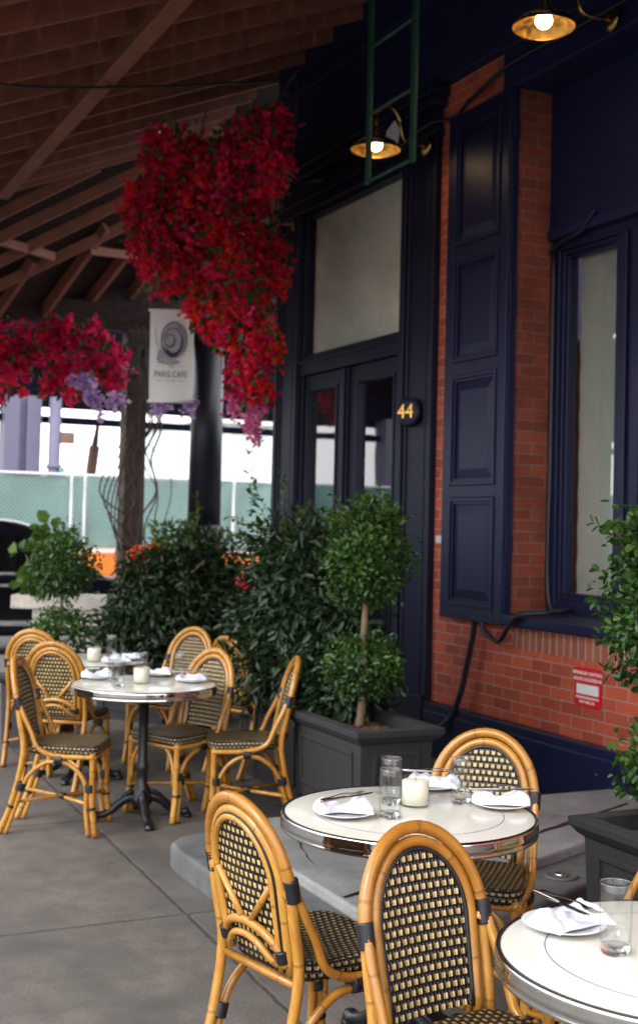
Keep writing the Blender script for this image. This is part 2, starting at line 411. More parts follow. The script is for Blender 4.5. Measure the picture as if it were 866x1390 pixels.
def tag(o, label=None, cat=None, group=None, kind=None):
    if label: o['label'] = label
    if cat: o['category'] = cat
    if group: o['group'] = group
    if kind: o['kind'] = kind
    return o
def thing(name, label, cat, loc=(0,0,0), rz=0, group=None):
    o = bpy.data.objects.new(name, None); o.empty_display_size = .1; col.objects.link(o)
    o.location = loc; o.rotation_euler = (0, 0, rz)
    return tag(o, label, cat, group)
def dup(root, loc, rz, label, group=None):
    r = root.copy(); col.objects.link(r); r.location = loc; r.rotation_euler = (0, 0, rz); r['label'] = label
    if group: r['group'] = group
    for ch in list(root.children):
        c = ch.copy(); col.objects.link(c); c.parent = r
        for g in ch.children:
            d = g.copy(); col.objects.link(d); d.parent = c
    return r
def smooth(pts, n=8, closed=False):
    P = [Vector(p) for p in pts]; m = len(P); out = []
    rngi = range(m) if closed else range(m-1)
    for i in rngi:
        p0 = P[(i-1) % m] if (closed or i > 0) else P[0]*2-P[1]
        p1 = P[i]; p2 = P[(i+1) % m]
        p3 = P[(i+2) % m] if (closed or i+2 < m) else P[-1]*2-P[-2]
        for k in range(n):
            t = k/n
            out.append(.5*((2*p1)+(p2-p0)*t+(2*p0-5*p1+4*p2-p3)*t*t+(3*p1-p0-3*p2+p3)*t**3))
    if not closed: out.append(P[-1])
    return out
def text_geo(s, size=1, extrude=0, align='CENTER', spacing=1.0, bold=0):
    c = bpy.data.curves.new('tmp', 'FONT'); c.body = s; c.size = size; c.extrude = extrude
    c.offset = bold; c.align_x = align; c.align_y = 'CENTER'; c.space_character = spacing; c.resolution_u = 3
    o = bpy.data.objects.new('tmp', c); col.objects.link(o)
    dg = bpy.context.evaluated_depsgraph_get(); dg.update()
    me = bpy.data.meshes.new_from_object(o.evaluated_get(dg))
    V = [tuple(v.co) for v in me.vertices]; F = [list(p.vertices) for p in me.polygons]
    bpy.data.objects.remove(o); bpy.data.curves.remove(c); bpy.data.meshes.remove(me)
    return V, F

# ------------------------------------------------------------------ foliage
def leaf_mesh(name, C, D, Nn, ln, wd, mat, parent=None, colr=None, fold=.25, shape=(.35, .5, .75, .42), jitter=.3):
    n = len(C)
    D = D/np.linalg.norm(D, axis=1, keepdims=True)
    S = np.cross(D, Nn); S /= (np.linalg.norm(S, axis=1, keepdims=True)+1e-9); U = np.cross(S, D)
    sc = (1+jitter*rng.uniform(-1, 1, n))[:, None]; l = ln*sc; w = wd*sc
    z0 = np.zeros((n, 1))
    def pt(a, b, c): return C+D*l*a+S*w*b+U*w*c
    bend = rng.uniform(-.35, .1, n)[:, None]
    pts = [pt(0, 0, 0), pt(shape[0], shape[1], fold), pt(shape[2], shape[3], fold+bend*.5), pt(1, 0, bend), pt(shape[2], -shape[3], fold+bend*.5), pt(shape[0], -shape[1], fold)]
    V = np.stack(pts, 1).reshape(-1, 3)
    idx = np.arange(n)[:, None]*6
    F = np.concatenate([idx+np.array([[0, 1, 2, 3]]), idx+np.array([[0, 3, 4, 5]])], 0)
    me = bpy.data.meshes.new(name)
    me.vertices.add(len(V)); me.vertices.foreach_set('co', V.astype(np.float32).ravel())
    me.loops.add(F.size); me.loops.foreach_set('vertex_index', F.astype(np.int32).ravel())
    me.polygons.add(len(F)); me.polygons.foreach_set('loop_start', (np.arange(len(F))*4).astype(np.int32))
    me.polygons.foreach_set('loop_total', np.full(len(F), 4, np.int32))
    me.update(calc_edges=True)
    cr = rng.uniform(0, 1, n) if colr is None else np.clip(colr, 0, 1)
    ca = me.color_attributes.new('Col', 'FLOAT_COLOR', 'POINT')
    cc = np.repeat(np.stack([cr, cr, cr, np.ones(n)], 1), 6, 0)
    ca.data.foreach_set('color', cc.astype(np.float32).ravel())
    me.materials.append(M[mat]); me.validate()
    o = bpy.data.objects.new(name, me); col.objects.link(o)
    if name.endswith('petals'): o['kind'] = 'stuff'
    if parent: o.parent = parent
    return o
def rnd_dirs(n):
    v = rng.normal(size=(n, 3)); return v/np.linalg.norm(v, axis=1, keepdims=True)
def cloud(blobs, shell=.45):
    """sample points in ellipsoids (cx,cy,cz,rx,ry,rz,count); returns centres and outward directions"""
    C, O = [], []
    for (cx, cy, cz, rx, ry, rz, n) in blobs:
        d = rnd_dirs(n); 
        lump = 1+.22*np.sin(d[:, 0]*5.1+cx*9)*np.cos(d[:, 2]*4.3+cz*7)+.10*np.sin(d[:, 1]*9+cy*5)
        r = (1-shell*rng.uniform(0, 1, n)**1.4)*lump
        stray = rng.uniform(0, 1, n) < .07; r = np.where(stray, r*1.2, r)
        C.append(np.array([cx, cy, cz])+d*r[:, None]*np.array([rx, ry, rz])); O.append(d)
    return np.concatenate(C), np.concatenate(O)
def foliage(name, blobs, ln, wd, mat, parent, shell=.45, droop=-.1, colbias=.0, **kw):
    C, O = cloud(blobs, shell); n = len(C)
    D = O*.75+rnd_dirs(n)*.8+np.array([0, 0, droop]); Nn = O+rnd_dirs(n)*.7+np.array([0, 0, .5])
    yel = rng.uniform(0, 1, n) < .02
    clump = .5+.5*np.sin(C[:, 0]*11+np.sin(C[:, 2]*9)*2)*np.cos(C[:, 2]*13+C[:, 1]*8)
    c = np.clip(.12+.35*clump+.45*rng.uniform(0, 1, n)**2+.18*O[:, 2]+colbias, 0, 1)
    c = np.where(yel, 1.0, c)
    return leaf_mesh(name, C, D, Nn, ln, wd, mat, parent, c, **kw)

# ------------------------------------------------------------------ camera
F_PX, EYE = 1700.0, 1.66
pit, rol, yaw = math.atan(62/1700), R(1.4), math.atan(813/1700)
fh = Vector((-math.cos(yaw), math.sin(yaw), 0)); rt = Vector((math.sin(yaw), math.cos(yaw), 0)); Z = Vector((0, 0, 1))
fw = fh*math.cos(pit)+Z*math.sin(pit); u0 = Z*math.cos(pit)-fh*math.sin(pit)
cx = rt*math.cos(rol)+u0*math.sin(rol); cy = u0*math.cos(rol)-rt*math.sin(rol)
cam = bpy.data.cameras.new('camera'); camo = bpy.data.objects.new('camera', cam); col.objects.link(camo)
mw = Matrix((cx, cy, -fw)).transposed().to_4x4(); mw.translation = (0, 0, EYE); camo.matrix_world = mw
cam.sensor_width = 36; cam.sensor_fit = 'AUTO'; cam.lens = F_PX/1390*36; cam.shift_y = -45/1390
cam.clip_start = .05; cam.clip_end = 2000
cam.dof.use_dof = True; cam.dof.focus_distance = 3.45; cam.dof.aperture_fstop = 4.0; cam.dof.aperture_blades = 8
scene.camera = camo
scene.view_settings.view_transform = 'Standard'; scene.view_settings.look = 'None'
scene.view_settings.exposure = 0; scene.view_settings.gamma = 1

# ------------------------------------------------------------------ world + sun
w = bpy.data.worlds.new('World'); scene.world = w; w.use_nodes = True
nt = w.node_tree; bg = nt.nodes['Background']
sky = nt.nodes.new('ShaderNodeTexSky'); sky.sky_type = 'NISHITA'; sky.sun_disc = False
SUN = Vector((.45, -1, .95)).normalized()
sky.sun_elevation = math.asin(SUN.z); sky.sun_rotation = math.atan2(SUN.x, SUN.y)
sky.dust_density = 4; sky.air_density = 1.2
hs = nt.nodes.new('ShaderNodeHueSaturation'); hs.inputs['Saturation'].default_value = .22; hs.inputs['Value'].default_value = 1.6
nt.links.new(sky.outputs[0], hs.inputs['Color']); ov = nt.nodes.new('ShaderNodeMix'); ov.data_type = 'RGBA'; ov.inputs[0].default_value = .7; ov.inputs[7].default_value = (27, 27.3, 28, 1)
nt.links.new(hs.outputs[0], ov.inputs[6]); nt.links.new(ov.outputs[2], bg.inputs[0]); bg.inputs[1].default_value = .15
sl = bpy.data.lights.new('sun', 'SUN'); sl.energy = 1.5; sl.angle = R(24); sl.color = (1, .96, .90)
so = bpy.data.objects.new('sun', sl); col.objects.link(so); so.rotation_euler = SUN.to_track_quat('Z', 'Y').to_euler()

# ------------------------------------------------------------------ ground
MB().poly([(-400,-400,-.16),(400,-400,-.16),(400,400,-.16),(-400,400,-.16)]).build('street', 'asphalt')['kind'] = 'structure'
MB().box(-15.2, 6, -2.2, 12, -.155, 0).build('sidewalk', 'concrete', bevel=.015)['kind'] = 'structure'
MB().box(-15.36, -15.203, -2.36, 12, -.155, -.003).box(-15.2, 6, -2.36, -2.203, -.155, -.003).build('kerb', 'kerb', bevel=.02)['kind'] = 'structure'
MB().box(-60, -21.2, -60, 60, -.155, -.02).build('far_pavement', 'concrete')['kind'] = 'structure'

# raised entrance platform: kerbed lower tier, slab on top
low = [(-5.90, 4.79), (-5.905, 2.42), (-5.90, 2.22), (-5.86, 2.09), (-5.77, 2.02), (-5.62, 2.0), (-4.75, 2.02), (-4.28, 2.14), (-4.20, 2.45), (-4.29, 3.10), (-4.49, 3.51), (-4.95, 4.79)]
MB().prism(low, -.01, .12).build('entrance_kerb', 'kerb', bevel=.022, seg=3)['kind'] = 'structure'
top = [(-5.86, 4.785), (-5.865, 2.46), (-5.83, 2.32), (-5.72, 2.285), (-4.33, 2.29), (-4.262, 2.33), (-4.918, 3.843), (-5.25, 4.785)]
MB().prism(top, .118, .172).build('entrance_slab', 'slab', bevel=.012)['kind'] = 'structure'
mb = MB()
def strip(mb, pts, ws, z):
    P = [Vector(p) for p in pts]; b = len(mb.v)
    for i, p in enumerate(P):
        d = (P[min(i+1, len(P)-1)]-P[max(0, i-1)]).normalized(); s = Vector((-d.y, d.x))
        for sg in (-1, 1): q = p+s*sg*ws[i]/2; mb.v.append((q.x, q.y, z))
    for i in range(len(P)-1): mb.face([b+2*i, b+2*i+1, b+2*i+3, b+2*i+2])
def jag(a, b, n, w, amp=.006):
    out = []
    for i in range(n+1):
        t = i/n; out.append((a[0]+(b[0]-a[0])*t+random.uniform(-amp, amp), a[1]+(b[1]-a[1])*t+random.uniform(-amp, amp)))
    return out, [w*random.uniform(.35, 1.3) for _ in range(n+1)]
p, ws = jag((-4.50, 2.31), (-5.50, 4.55), 26, .020); strip(mb, p, [q_*1.35 for q_ in ws], .1765)
p, ws = jag((-5.80, 2.62), (-4.98, 2.40), 14, .007); strip(mb, p, ws, .1765)
p, ws = jag((-5.25, 4.2), (-5.7, 3.4), 10, .006, .02); strip(mb, p, ws, .1765)
mb.build('slab_crack', 'iron')['kind'] = 'structure'
t = thing('floor_drain', 'small round metal cleanout cap let into the lower step by the grey planter', 'drain cap', (-4.60, 3.44, .1205))
MB().lathe([(.075, 0), (.075, .006), (.066, .010), (.06, .006), (0, .006)], 28).build('cover_ring', 'kerb', t)
MB().lathe([(.03, .006), (.03, .014), (.024, .018), (0, .018)], 20).build('plug', 'chrome', t)

# ------------------------------------------------------------------ building
B = thing('cafe_building', 'red brick building with navy painted door, window and shutter behind the tables', 'building', (0, 0, 0))
YB = 4.80
mb = MB()
mb.box(-8.06, -7.02, YB, 5.3, .17, 4.955)                     # pier between door and window
mb.box(-7.02, -3.9, YB, 5.3, -.01, 1.005)                     # below the window
mb.box(-3.9, 3.0, YB, 5.3, -.01, 4.955)                       # pier right of the window
mb.build('brick_wall', 'brick', B)
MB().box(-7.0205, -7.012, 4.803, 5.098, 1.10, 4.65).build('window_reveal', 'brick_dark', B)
MB().box(-6.98, -4.0, YB-.004, YB+.05, .872, 1.012).build('soldier_course', 'soldier', B)
MB().box(-8.02, 3.0, 4.725, YB+.02, -.005, .385).box(-8.0, 3.0, 4.708, 4.728, -.005, .33).build('base_molding', 'navy', B, .012)
mb = MB(); mb.box(-10.98, 3.0, 4.72, 5.3, 4.962, 7.0); mb.box(-7.15, 3.0, 4.745, 5.3, 4.655, 4.958)
mb.build('fascia', 'navy_fascia', B, .01)
MB().box(-7.0, 3.0, 4.66, 4.74, 5.35, 5.43).box(-11.06, 3.0, 4.68, 4.735, 5.62, 5.7).box(-7.15, 3.0, 4.72, 4.75, 4.93, 4.985).build('fascia_molding', 'navy_fascia', B, .012)
# window
MB().prism([(4.69, 1.03), (4.69, 1.095), (5.12, 1.118), (5.12, 1.03)], 0, 3.0, Matrix(((0,0,1,-6.98),(1,0,0,0),(0,1,0,0),(0,0,0,1)))).build('window_sill', 'navy', B, .008)
W = thing('window', None, None); W.parent = B
def frame_rect(mb, x0, x1, z0, z1, t, y0, y1):
    mb.box(x0, x0+t, y0, y1, z0, z1); mb.box(x1-t, x1, y0, y1, z0, z1)
    mb.box(x0+t, x1-t, y0+.0015, y1, z0, z0+t); mb.box(x0+t, x1-t, y0+.0015, y1, z1-t, z1)
mb = MB()
frame_rect(mb, -7.01, -3.9, 1.115, 3.63, .075, 5.085, 5.25)
mb.box(-6.33, -6.06, 5.095, 5.25, 1.19, 3.56); mb.box(-6.30, -6.22, 5.07, 5.10, 1.19, 3.56); mb.box(-6.17, -6.09, 5.07, 5.10, 1.19, 3.56)
mb.box(-5.3, -5.1, 5.095, 5.25, 1.19, 3.56)
for (a, b_) in ((-6.935, -6.33), (-6.06, -5.30)):
    frame_rect(mb, a, b_, 1.19, 3.555, .03, 5.105, 5.2); frame_rect(mb, a+.03, b_-.03, 1.22, 3.525, .022, 5.125, 5.2)
mb.build('window_frame', 'navy', W, .006)
mb = MB(); mb.box(-7.01, -3.9, 5.05, 5.25, 3.632, 4.66)
mb.box(-7.0, -3.9, 5.025, 5.052, 3.632, 3.70)
mb.build('window_head_panel', 'navy_fascia', W, .008)
MB().poly([(-6.89, 5.158, 1.235), (-6.37, 5.158, 1.235), (-6.37, 5.158, 3.51), (-6.89, 5.158, 3.51)]).build('pane', 'pane', W)
MB().poly([(-6.02, 5.158, 1.235), (-5.34, 5.158, 1.235), (-5.34, 5.158, 3.51), (-6.02, 5.158, 3.51)]).build('pane', 'pane', W)
mb = MB()
nb = 34
for i in range(nb):
    z0 = 1.21+(3.55-1.21)*i/nb; z1 = 1.21+(3.55-1.21)*(i+1)/nb; y = 5.235+.004*math.sin(i*1.7)
    mb.face([len(mb.v)+k for k in range(4)]); mb.v += [(-6.885, y, z0), (-5.34, y, z0), (-5.34, 5.235+.004*math.sin((i+1)*1.7), z1), (-6.885, 5.235+.004*math.sin((i+1)*1.7), z1)]
mb.build('blind', 'blind', W)
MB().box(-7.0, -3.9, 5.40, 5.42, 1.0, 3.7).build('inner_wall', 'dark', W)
# shutter: folded open against the pier
S = thing('shutter', None, None); S.parent = B
mb = MB(); X0, X1, Z0, Z1 = -7.785, -7.005, 1.02, 4.64; yf, yb = 4.708, 4.792
mb.box(X0, X1, yf+.022, yb, Z0, Z1)
rails = [1.02, 1.115, 1.875, 1.96, 2.745, 2.835, 3.585, 3.675, 4.55, 4.64]
mb.box(X0, X0+.10, yf, yf+.024, Z0, Z1); mb.box(X1-.10, X1, yf, yf+.024, Z0, Z1)
for i in range(0, 10, 2): mb.box(X0+.10, X1-.10, yf+.001, yf+.024, rails[i], rails[i+1])
mb.build('shutter_leaf', 'navy', S, .005)
for i in range(1, 9, 2):
    z0, z1 = rails[i], rails[i+1]; x0, x1 = X0+.10, X1-.10
    mb = MB(); frame_rect(mb, x0+.001, x1-.001, z0+.001, z1-.001, .028, yf-.012, yf+.02); frame_rect(mb, x0+.028, x1-.028, z0+.028, z1-.028, .022, yf+.003, yf+.02)
    f = .115
    b0 = len(mb.v)
    a = [(x0+.05, z0+.05), (x1-.05, z0+.05), (x1-.05, z1-.05), (x0+.05, z1-.05)]; c = [(x0+f, z0+f), (x1-f, z0+f), (x1-f, z1-f), (x0+f, z1-f)]
    mb.v += [(x, yf+.0215, z) for x, z in a]+[(x, yf+.008, z) for x, z in c]
    for k in range(4): mb.face([b0+k, b0+(k+1) % 4, b0+4+(k+1) % 4, b0+4+k])
    mb.face([b0+4, b0+5, b0+6, b0+7])
    mb.build('shutter_panel', 'navy', S, .003)
for z in (1.5, 3.1, 4.3): MB().box(-7.004, -6.992, 4.73, 4.785, z, z+.12).build('hinge', 'navy', S, .003)
# door
Dr = thing('door', None, None); Dr.parent = B
def pilaster(x0, x1, z0, z1):
    mb = MB(); mb.box(x0, x1, 4.768, 5.2, z0, z1)
    mb.box(x0, x0+.07, 4.742, 4.77, z0+.3, z1); mb.box(x1-.07, x1, 4.742, 4.77, z0+.3, z1)
    mb.box(x0+.10, x0+.125, 4.752, 4.77, z0+.3, z1-.02); mb.box(x1-.125, x1-.10, 4.752, 4.77, z0+.3, z1-.02)
    mb.box(x0-.008, x1+.008, 4.70, 4.771, z0, z0+.42)
    return mb
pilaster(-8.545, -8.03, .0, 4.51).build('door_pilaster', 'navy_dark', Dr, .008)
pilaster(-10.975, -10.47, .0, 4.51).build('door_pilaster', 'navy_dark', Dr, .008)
mb = MB(); mb.box(-10.98, -8.02, 4.735, 5.2, 4.515, 4.60); mb.box(-10.98, -8.0, 4.70, 5.2, 4.602, 4.66)
mb.box(-10.98, -8.02, 4.75, 5.2, 4.662, 4.80); mb.box(-10.98, -7.96, 4.66, 5.2, 4.802, 4.87); mb.box(-10.98, -7.93, 4.61, 5.2, 4.872, 4.955)
mb.build('door_entablature', 'navy_dark', Dr, .01)
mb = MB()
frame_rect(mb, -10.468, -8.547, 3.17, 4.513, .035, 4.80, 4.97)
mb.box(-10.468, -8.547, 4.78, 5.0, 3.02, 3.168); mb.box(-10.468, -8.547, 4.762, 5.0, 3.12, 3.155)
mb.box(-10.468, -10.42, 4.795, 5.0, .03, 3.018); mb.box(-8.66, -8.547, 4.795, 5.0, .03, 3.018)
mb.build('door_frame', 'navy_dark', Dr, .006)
MB().poly([(-10.44, 4.838, 3.20), (-8.57, 4.838, 3.20), (-8.57, 4.838, 4.485), (-10.44, 4.838, 4.485)]).build('transom_pane', 'pane', Dr)
MB().box(-10.44, -8.57, 4.90, 4.905, 3.19, 4.50).build('transom_shade', 'blind2', Dr)
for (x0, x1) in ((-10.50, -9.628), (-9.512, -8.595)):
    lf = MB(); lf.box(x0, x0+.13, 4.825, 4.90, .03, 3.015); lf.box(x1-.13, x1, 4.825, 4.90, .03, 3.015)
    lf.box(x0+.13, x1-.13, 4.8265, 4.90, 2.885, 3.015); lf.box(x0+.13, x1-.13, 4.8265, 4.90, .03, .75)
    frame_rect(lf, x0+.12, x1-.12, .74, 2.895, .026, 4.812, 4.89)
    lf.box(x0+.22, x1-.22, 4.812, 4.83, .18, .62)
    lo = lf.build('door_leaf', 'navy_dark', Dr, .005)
    MB().poly([(x0+.145, 4.86, .77), (x1-.145, 4.86, .77), (x1-.145, 4.86, 2.87), (x0+.145, 4.86, 2.87)]).build('pane', 'pane', lo)
MB().box(-9.625, -9.515, 4.80, 4.90, .03, 3.012).box(-9.60, -9.54, 4.775, 4.802, .03, 3.012).build('astragal', 'navy_dark', Dr, .006)
MB().tube(smooth([(-9.45, 4.825, 1.0), (-9.45, 4.76, 1.03), (-9.45, 4.75, 1.15), (-9.45, 4.76, 1.27), (-9.45, 4.825, 1.3)], 5), .012).build('door_handle', 'brass', Dr)
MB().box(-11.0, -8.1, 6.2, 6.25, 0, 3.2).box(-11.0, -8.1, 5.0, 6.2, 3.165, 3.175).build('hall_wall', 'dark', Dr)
MB().box(-10.978, -10.85, 4.775, 12, -.005, 4.96).build('side_wall', 'navy_fascia', B, .01)
mb = MB(); mb.box(-11.05, -10.979, 4.80, 4.99, .0, 2.45); mb.build('corner_post', 'navy_dark', B, .008)

# number plaque
t = thing('number_plaque', 'round dark plaque with gilt number 44 on the door pilaster', 'house number', (-8.285, 4.715, 2.53), R(22))
MB().lathe([(0, .038), (.088, .040), (.10, .034), (.112, .026), (.115, -.02)], 40, Matrix.Rotation(R(90), 4, 'X')).build('plaque', 'navy_dark', t)
V, Fc = text_geo('44', .155, .006)
m = Matrix.Translation((-.006, -.044, 0)) @ Matrix.Rotation(R(90), 4, 'X')
MB().add(V, Fc, m).build('numerals', 'gold', t)
# red sprinkler sign
t = thing('sprinkler_sign', 'small red enamel sprinkler valve sign with white lettering on the brick', 'sign', (-6.175, YB-.004, .71), 0)
MB().prism([(-.128, -.105), (-.118, -.118), (.118, -.118), (.128, -.105), (.128, .105), (.118, .118), (-.118, .118), (-.128, .105)], 0, .006, Matrix.Rotation(R(90), 4, 'X')).build('plate', 'red_sign', t)
mb = MB(); mx = lambda z: Matrix.Translation((0, -.0075, z)) @ Matrix.Rotation(R(90), 4, 'X')
for s_, z, sz in (('SPRINKLER CONTROL', .084, .0275), ('VALVE LOCATED IN', .047, .029), ('FIRE SERVICE SIGNAGE CO.', -.063, .0175), ('NEW YORK, N.Y.', -.09, .019)):
    V, Fc = text_geo(s_, sz, .0006, spacing=1.06, bold=.0007); tag(MB().add(V, Fc, mx(z)).build('lettering', 'white_sign', t), kind='stuff')
MB().box(-.105, .105, -.0085, -.0062, -.042, .018).build('blank_field', 'white_sign', t)
tag(MB().box(-8.0, -7.86, YB-.006, YB+.002, 1.545, 1.60).build('wall_tag', 'paper'), 'small white tag stuck on the brick beside the shutter', 'tag')
tag(MB().poly([(-8.53, 4.58, 4.66), (-8.36, 4.60, 4.60), (-8.33, 4.60, 4.70), (-8.42, 4.60, 4.80), (-8.53, 4.59, 4.74)]).build('paper_scrap', 'paper'), 'pale scrap caught behind the brass lamp over the door', 'scrap')

# cables
def cable(name, pts, r, mat, label, cat, n=8):
    return tag(MB().tube(smooth(pts, n), r, 8).build(name, mat), label, cat)
cable('wall_cable', [(-8.6, 4.62, 4.54), (-8.1, 4.70, 4.685), (-7.86, 4.785, 4.685), (-7.70, 4.785, 4.73), (-7.56, 4.765, 4.75), (-7.07, 4.715, 4.80), (-6.8, 4.715, 4.81), (-5.75, 4.72, 4.805), (-3, 4.72, 4.82)], .014, 'cable', 'black cable run along the brick above the shutter', 'cable')
cable('drain_hose', [(-7.33, 4.72, 1.05), (-7.36, 4.73, .95), (-7.44, 4.73, .70), (-7.50, 4.72, .50), (-7.60, 4.70, .32), (-7.70, 4.62, .22), (-7.9, 4.55, .195), (-8.3, 4.35, .03), (-8.6, 4.2, .02)], .021, 'cable', 'dark hose hanging from the shutter down to the base of the wall', 'hose')
cable('sill_cable', [(-7.24, 4.72, 1.05), (-7.22, 4.72, .97), (-7.08, 4.715, .915), (-6.98, 4.70, .93), (-6.86, 4.68, 1.03), (-6.70, 4.66, 1.11), (-6.58, 4.80, 1.135), (-6.75, 5.07, 1.14), (-6.98, 5.075, 1.2), (-6.985, 5.075, 2.2), (-6.98, 5.07, 3.6)], .017, 'cable', 'dark cable sagging from the shutter to the window sill', 'cable')
cable('head_cable', [(-6.98, 5.04, 3.55), (-6.82, 5.03, 3.60), (-6.64, 5.025, 3.62), (-6.52, 5.02, 3.70), (-6.50, 5.03, 3.74)], .014, 'cable', 'short bent cable on the navy panel above the window', 'cable')
cable('canopy_wire', [(-4.5, -.2, 3.65), (-7, 1.0, 4.22), (-8.27, 1.56, 4.50), (-9.29, 2.88, 5.03), (-10.0, 3.9, 5.46), (-10.45, 4.62, 5.76), (-10.49, 4.69, 5.7), (-10.5, 4.69, 5.3), (-10.52, 4.68, 4.96)], .012, 'cable_grey', 'thin grey wire strung under the canopy rafters', 'wire', 6)

# flood light
t = thing('flood_light', 'small black flood light fixed above the door', 'flood light', (-9.95, 4.40, 4.66), R(-25))
MB().box(-.13, .13, -.05, .03, -.10, .10, Matrix.Rotation(R(-25), 4, 'X')).build('housing', 'speaker', t, .02)
MB().tube([(-.14, .0, -.02), (-.14, .10, .0), (.14, .10, .0), (.14, .0, -.02)], .012, 8).tube([(0, .10, 0), (0, .36, .02)], .018, 8).build('bracket', 'speaker', t)
MB().box(-.11, .11, -.058, -.052, -.08, .08, Matrix.Rotation(R(-25), 4, 'X')).build('lens', 'car_glass', t)

# brass gooseneck wall lamps
def make_lamp(label, loc, rz=0):
    t = thing('wall_lamp', label, 'wall lamp', loc, rz, 'brass gooseneck lamps on the facade')   # origin: rim centre; wall in +y
    prof = [(.185, 0), (.186, .006), (.178, .022), (.150, .055), (.110, .080), (.07, .094), (.045, .10), (.04, .115)]
    MB().lathe(prof, 40, caps=False).build('lamp_shade', 'brass', t)
    MB().lathe([(r-.004, z-.002) for r, z in prof[1:]], 40, caps=False).build('reflector', 'brass_in', t)
    MB().lathe([(.034, .10), (.036, .13), (.028, .135), (.028, .17), (.02, .18), (.012, .185)], 20).build('socket', 'brass', t)
    MB().tube(smooth([(0, 0, .17), (0, .0, .25), (0, .06, .335), (0, .14, .345), (0, .20, .28), (0, .22, .20), (0, .25, .13), (0, .34, .11), (0, .43, .11)], 6), .011, 10).build('gooseneck', 'brass', t)
    MB().lathe([(.07, 0), (.07, .008), (.05, .022), (.02, .03), (0, .03)], 28, Matrix.Translation((0, .452, .11)) @ Matrix.Rotation(R(90), 4, 'X')).build('wall_plate', 'brass', t)
    MB().lathe([(0, -.005), (.03, .003), (.047, .025), (.05, .045), (.04, .075), (.024, .098), (.02, .11)], 20).build('bulb', 'bulb', t)
    return t
lamp = make_lamp('brass gooseneck lamp with lit bulb nearest the camera, above the navy lintel', (-5.99, 4.25, 4.60), R(-8))
dup(lamp, (-8.06, 4.25, 4.415), R(6), 'brass gooseneck lamp with lit bulb behind the green ladder over the door')
dup(lamp, (-10.52, 4.22, 4.27), R(-30), 'lit brass lamp half hidden by red flowers left of the door')

# ladder
t = thing('ladder', 'green iron ladder hanging down in front of the door fascia', 'ladder', (-6.92, 3.6, 3.80), 0)
MB().box(-.025, .025, -.012, .012, 0, 2.6).build('stile', 'green_iron', t, .004)
MB().box(.535, .585, -.012, .012, 0, 2.6).build('stile', 'green_iron', t, .004)
for z in (.02, .445, .87, 1.295, 1.72): MB().tube([(.02, 0, z), (.54, 0, z)], .0125, 8).build('rung', 'green_iron', t)
MB().bar((.0, .0, 2.5), (.0, 1.1, 2.5), .04, .02).bar((.56, .0, 2.5), (.56, 1.1, 2.5), .04, .02).build('bracket', 'green_iron', t)

# ------------------------------------------------------------------ canopy
Cn = thing('canopy', 'dark red brown timber canopy with open rafters over the pavement', 'canopy', (0, 0, 0))
pl = lambda y: 3.95+.415*y
def slope_board(mb, x0, x1, y0, y1, off0, off1):
    pts = [(y0, pl(y0)+off0), (y1, pl(y1)+off0), (y1, pl(y1)+off1), (y0, pl(y0)+off1)]
    mb.prism(pts, x0, x1, Matrix(((0,0,1,0),(1,0,0,0),(0,1,0,0),(0,0,0,1))))
x = -1.2; k = 0
while x > -12.9:
    mb = MB(); xx = x+random.uniform(-.015, .015); slope_board(mb, xx-.022, xx+.022, .25, 4.716, 0, .19)
    mb.build('rafter', 'wood', Cn, .004); x -= .575
MB().box(-12.86, -1, 2.42, 2.55, 4.90, 5.10).build('girder', 'wood', Cn, .006)
mb = MB(); y = .1
while y < 4.70:
    y2 = min(y+.185, 4.715)
    pts = [(y+.003, pl(y)+.192), (y2-.003, pl(y2)+.192), (y2-.003, pl(y2)+.22), (y+.003, pl(y)+.22)]
    mb.prism(pts, -12.95, 0, Matrix(((0,0,1,0),(1,0,0,0),(0,1,0,0),(0,0,0,1)))); y += .185
mb.build('roof_boards', 'wood_deck', Cn)
MB().box(-13, 2.4, .14, .25, 3.80, 4.10).build('eave_beam', 'wood', Cn, .01)
pz = lambda x, y: 4.95+.415*(y-2.4)+.685*(x+12.9)
MB().box(-15.03, -14.98, .2, 6.6, 4.2, 6.4).build('gable_boards', 'wood_deck', Cn)
# far end: hip bay sloping down to the corner posts
mb = MB(); mb.poly([(-12.9, .2, pz(-12.9, .2)+.17), (-15.0, .2, pz(-15, .2)+.17), (-15.0, 6.6, pz(-15, 6.6)+.17), (-12.9, 6.6, pz(-12.9, 6.6)+.17)])
mb.poly([(-12.95, .2, pz(-12.9, .2)+.20), (-12.95, 6.6, pz(-12.9, 6.6)+.20), (-15.0, 6.6, pz(-15, 6.6)+.20), (-15.0, .2, pz(-15, .2)+.20)])
mb.box(-13.0, -11.062, 4.74, 6.6, 6.12, 6.15)
mb.build('hip_boards', 'wood_deck', Cn)
slope = MB(); slope_board(slope, -12.94, -12.88, .25, 4.9, -.03, .16); slope.build('rafter', 'wood', Cn, .004)
for (a, b_) in (((-13.44, 1.7), (-12.93, 3.5)), ((-13.74, 1.7), (-12.95, 4.72)), ((-14.08, 1.7), (-13.1, 5.4)), ((-14.42, 1.7), (-13.35, 6.0))):
    MB().bar((a[0], a[1], pz(*a)+.02), (b_[0], b_[1], pz(*b_)+.02), .05, .12).build('hip_rafter', 'wood', Cn, .004)
for (a, b_) in (((-14.75, 2.75), (-14.0, 3.07)), ((-14.95, 3.35), (-13.82, 3.85)), ((-15.0, 3.9), (-13.6, 4.60)), ((-15.0, 4.5), (-13.5, 5.25)), ((-15.0, 5.2), (-13.4, 6.0)), ((-14.9, 2.2), (-14.2, 2.5))):
    MB().bar((a[0], a[1], pz(*a)+.06), (b_[0], b_[1], pz(*b_)+.06), .06, .14).build('jack_rafter', 'wood', Cn, .004)
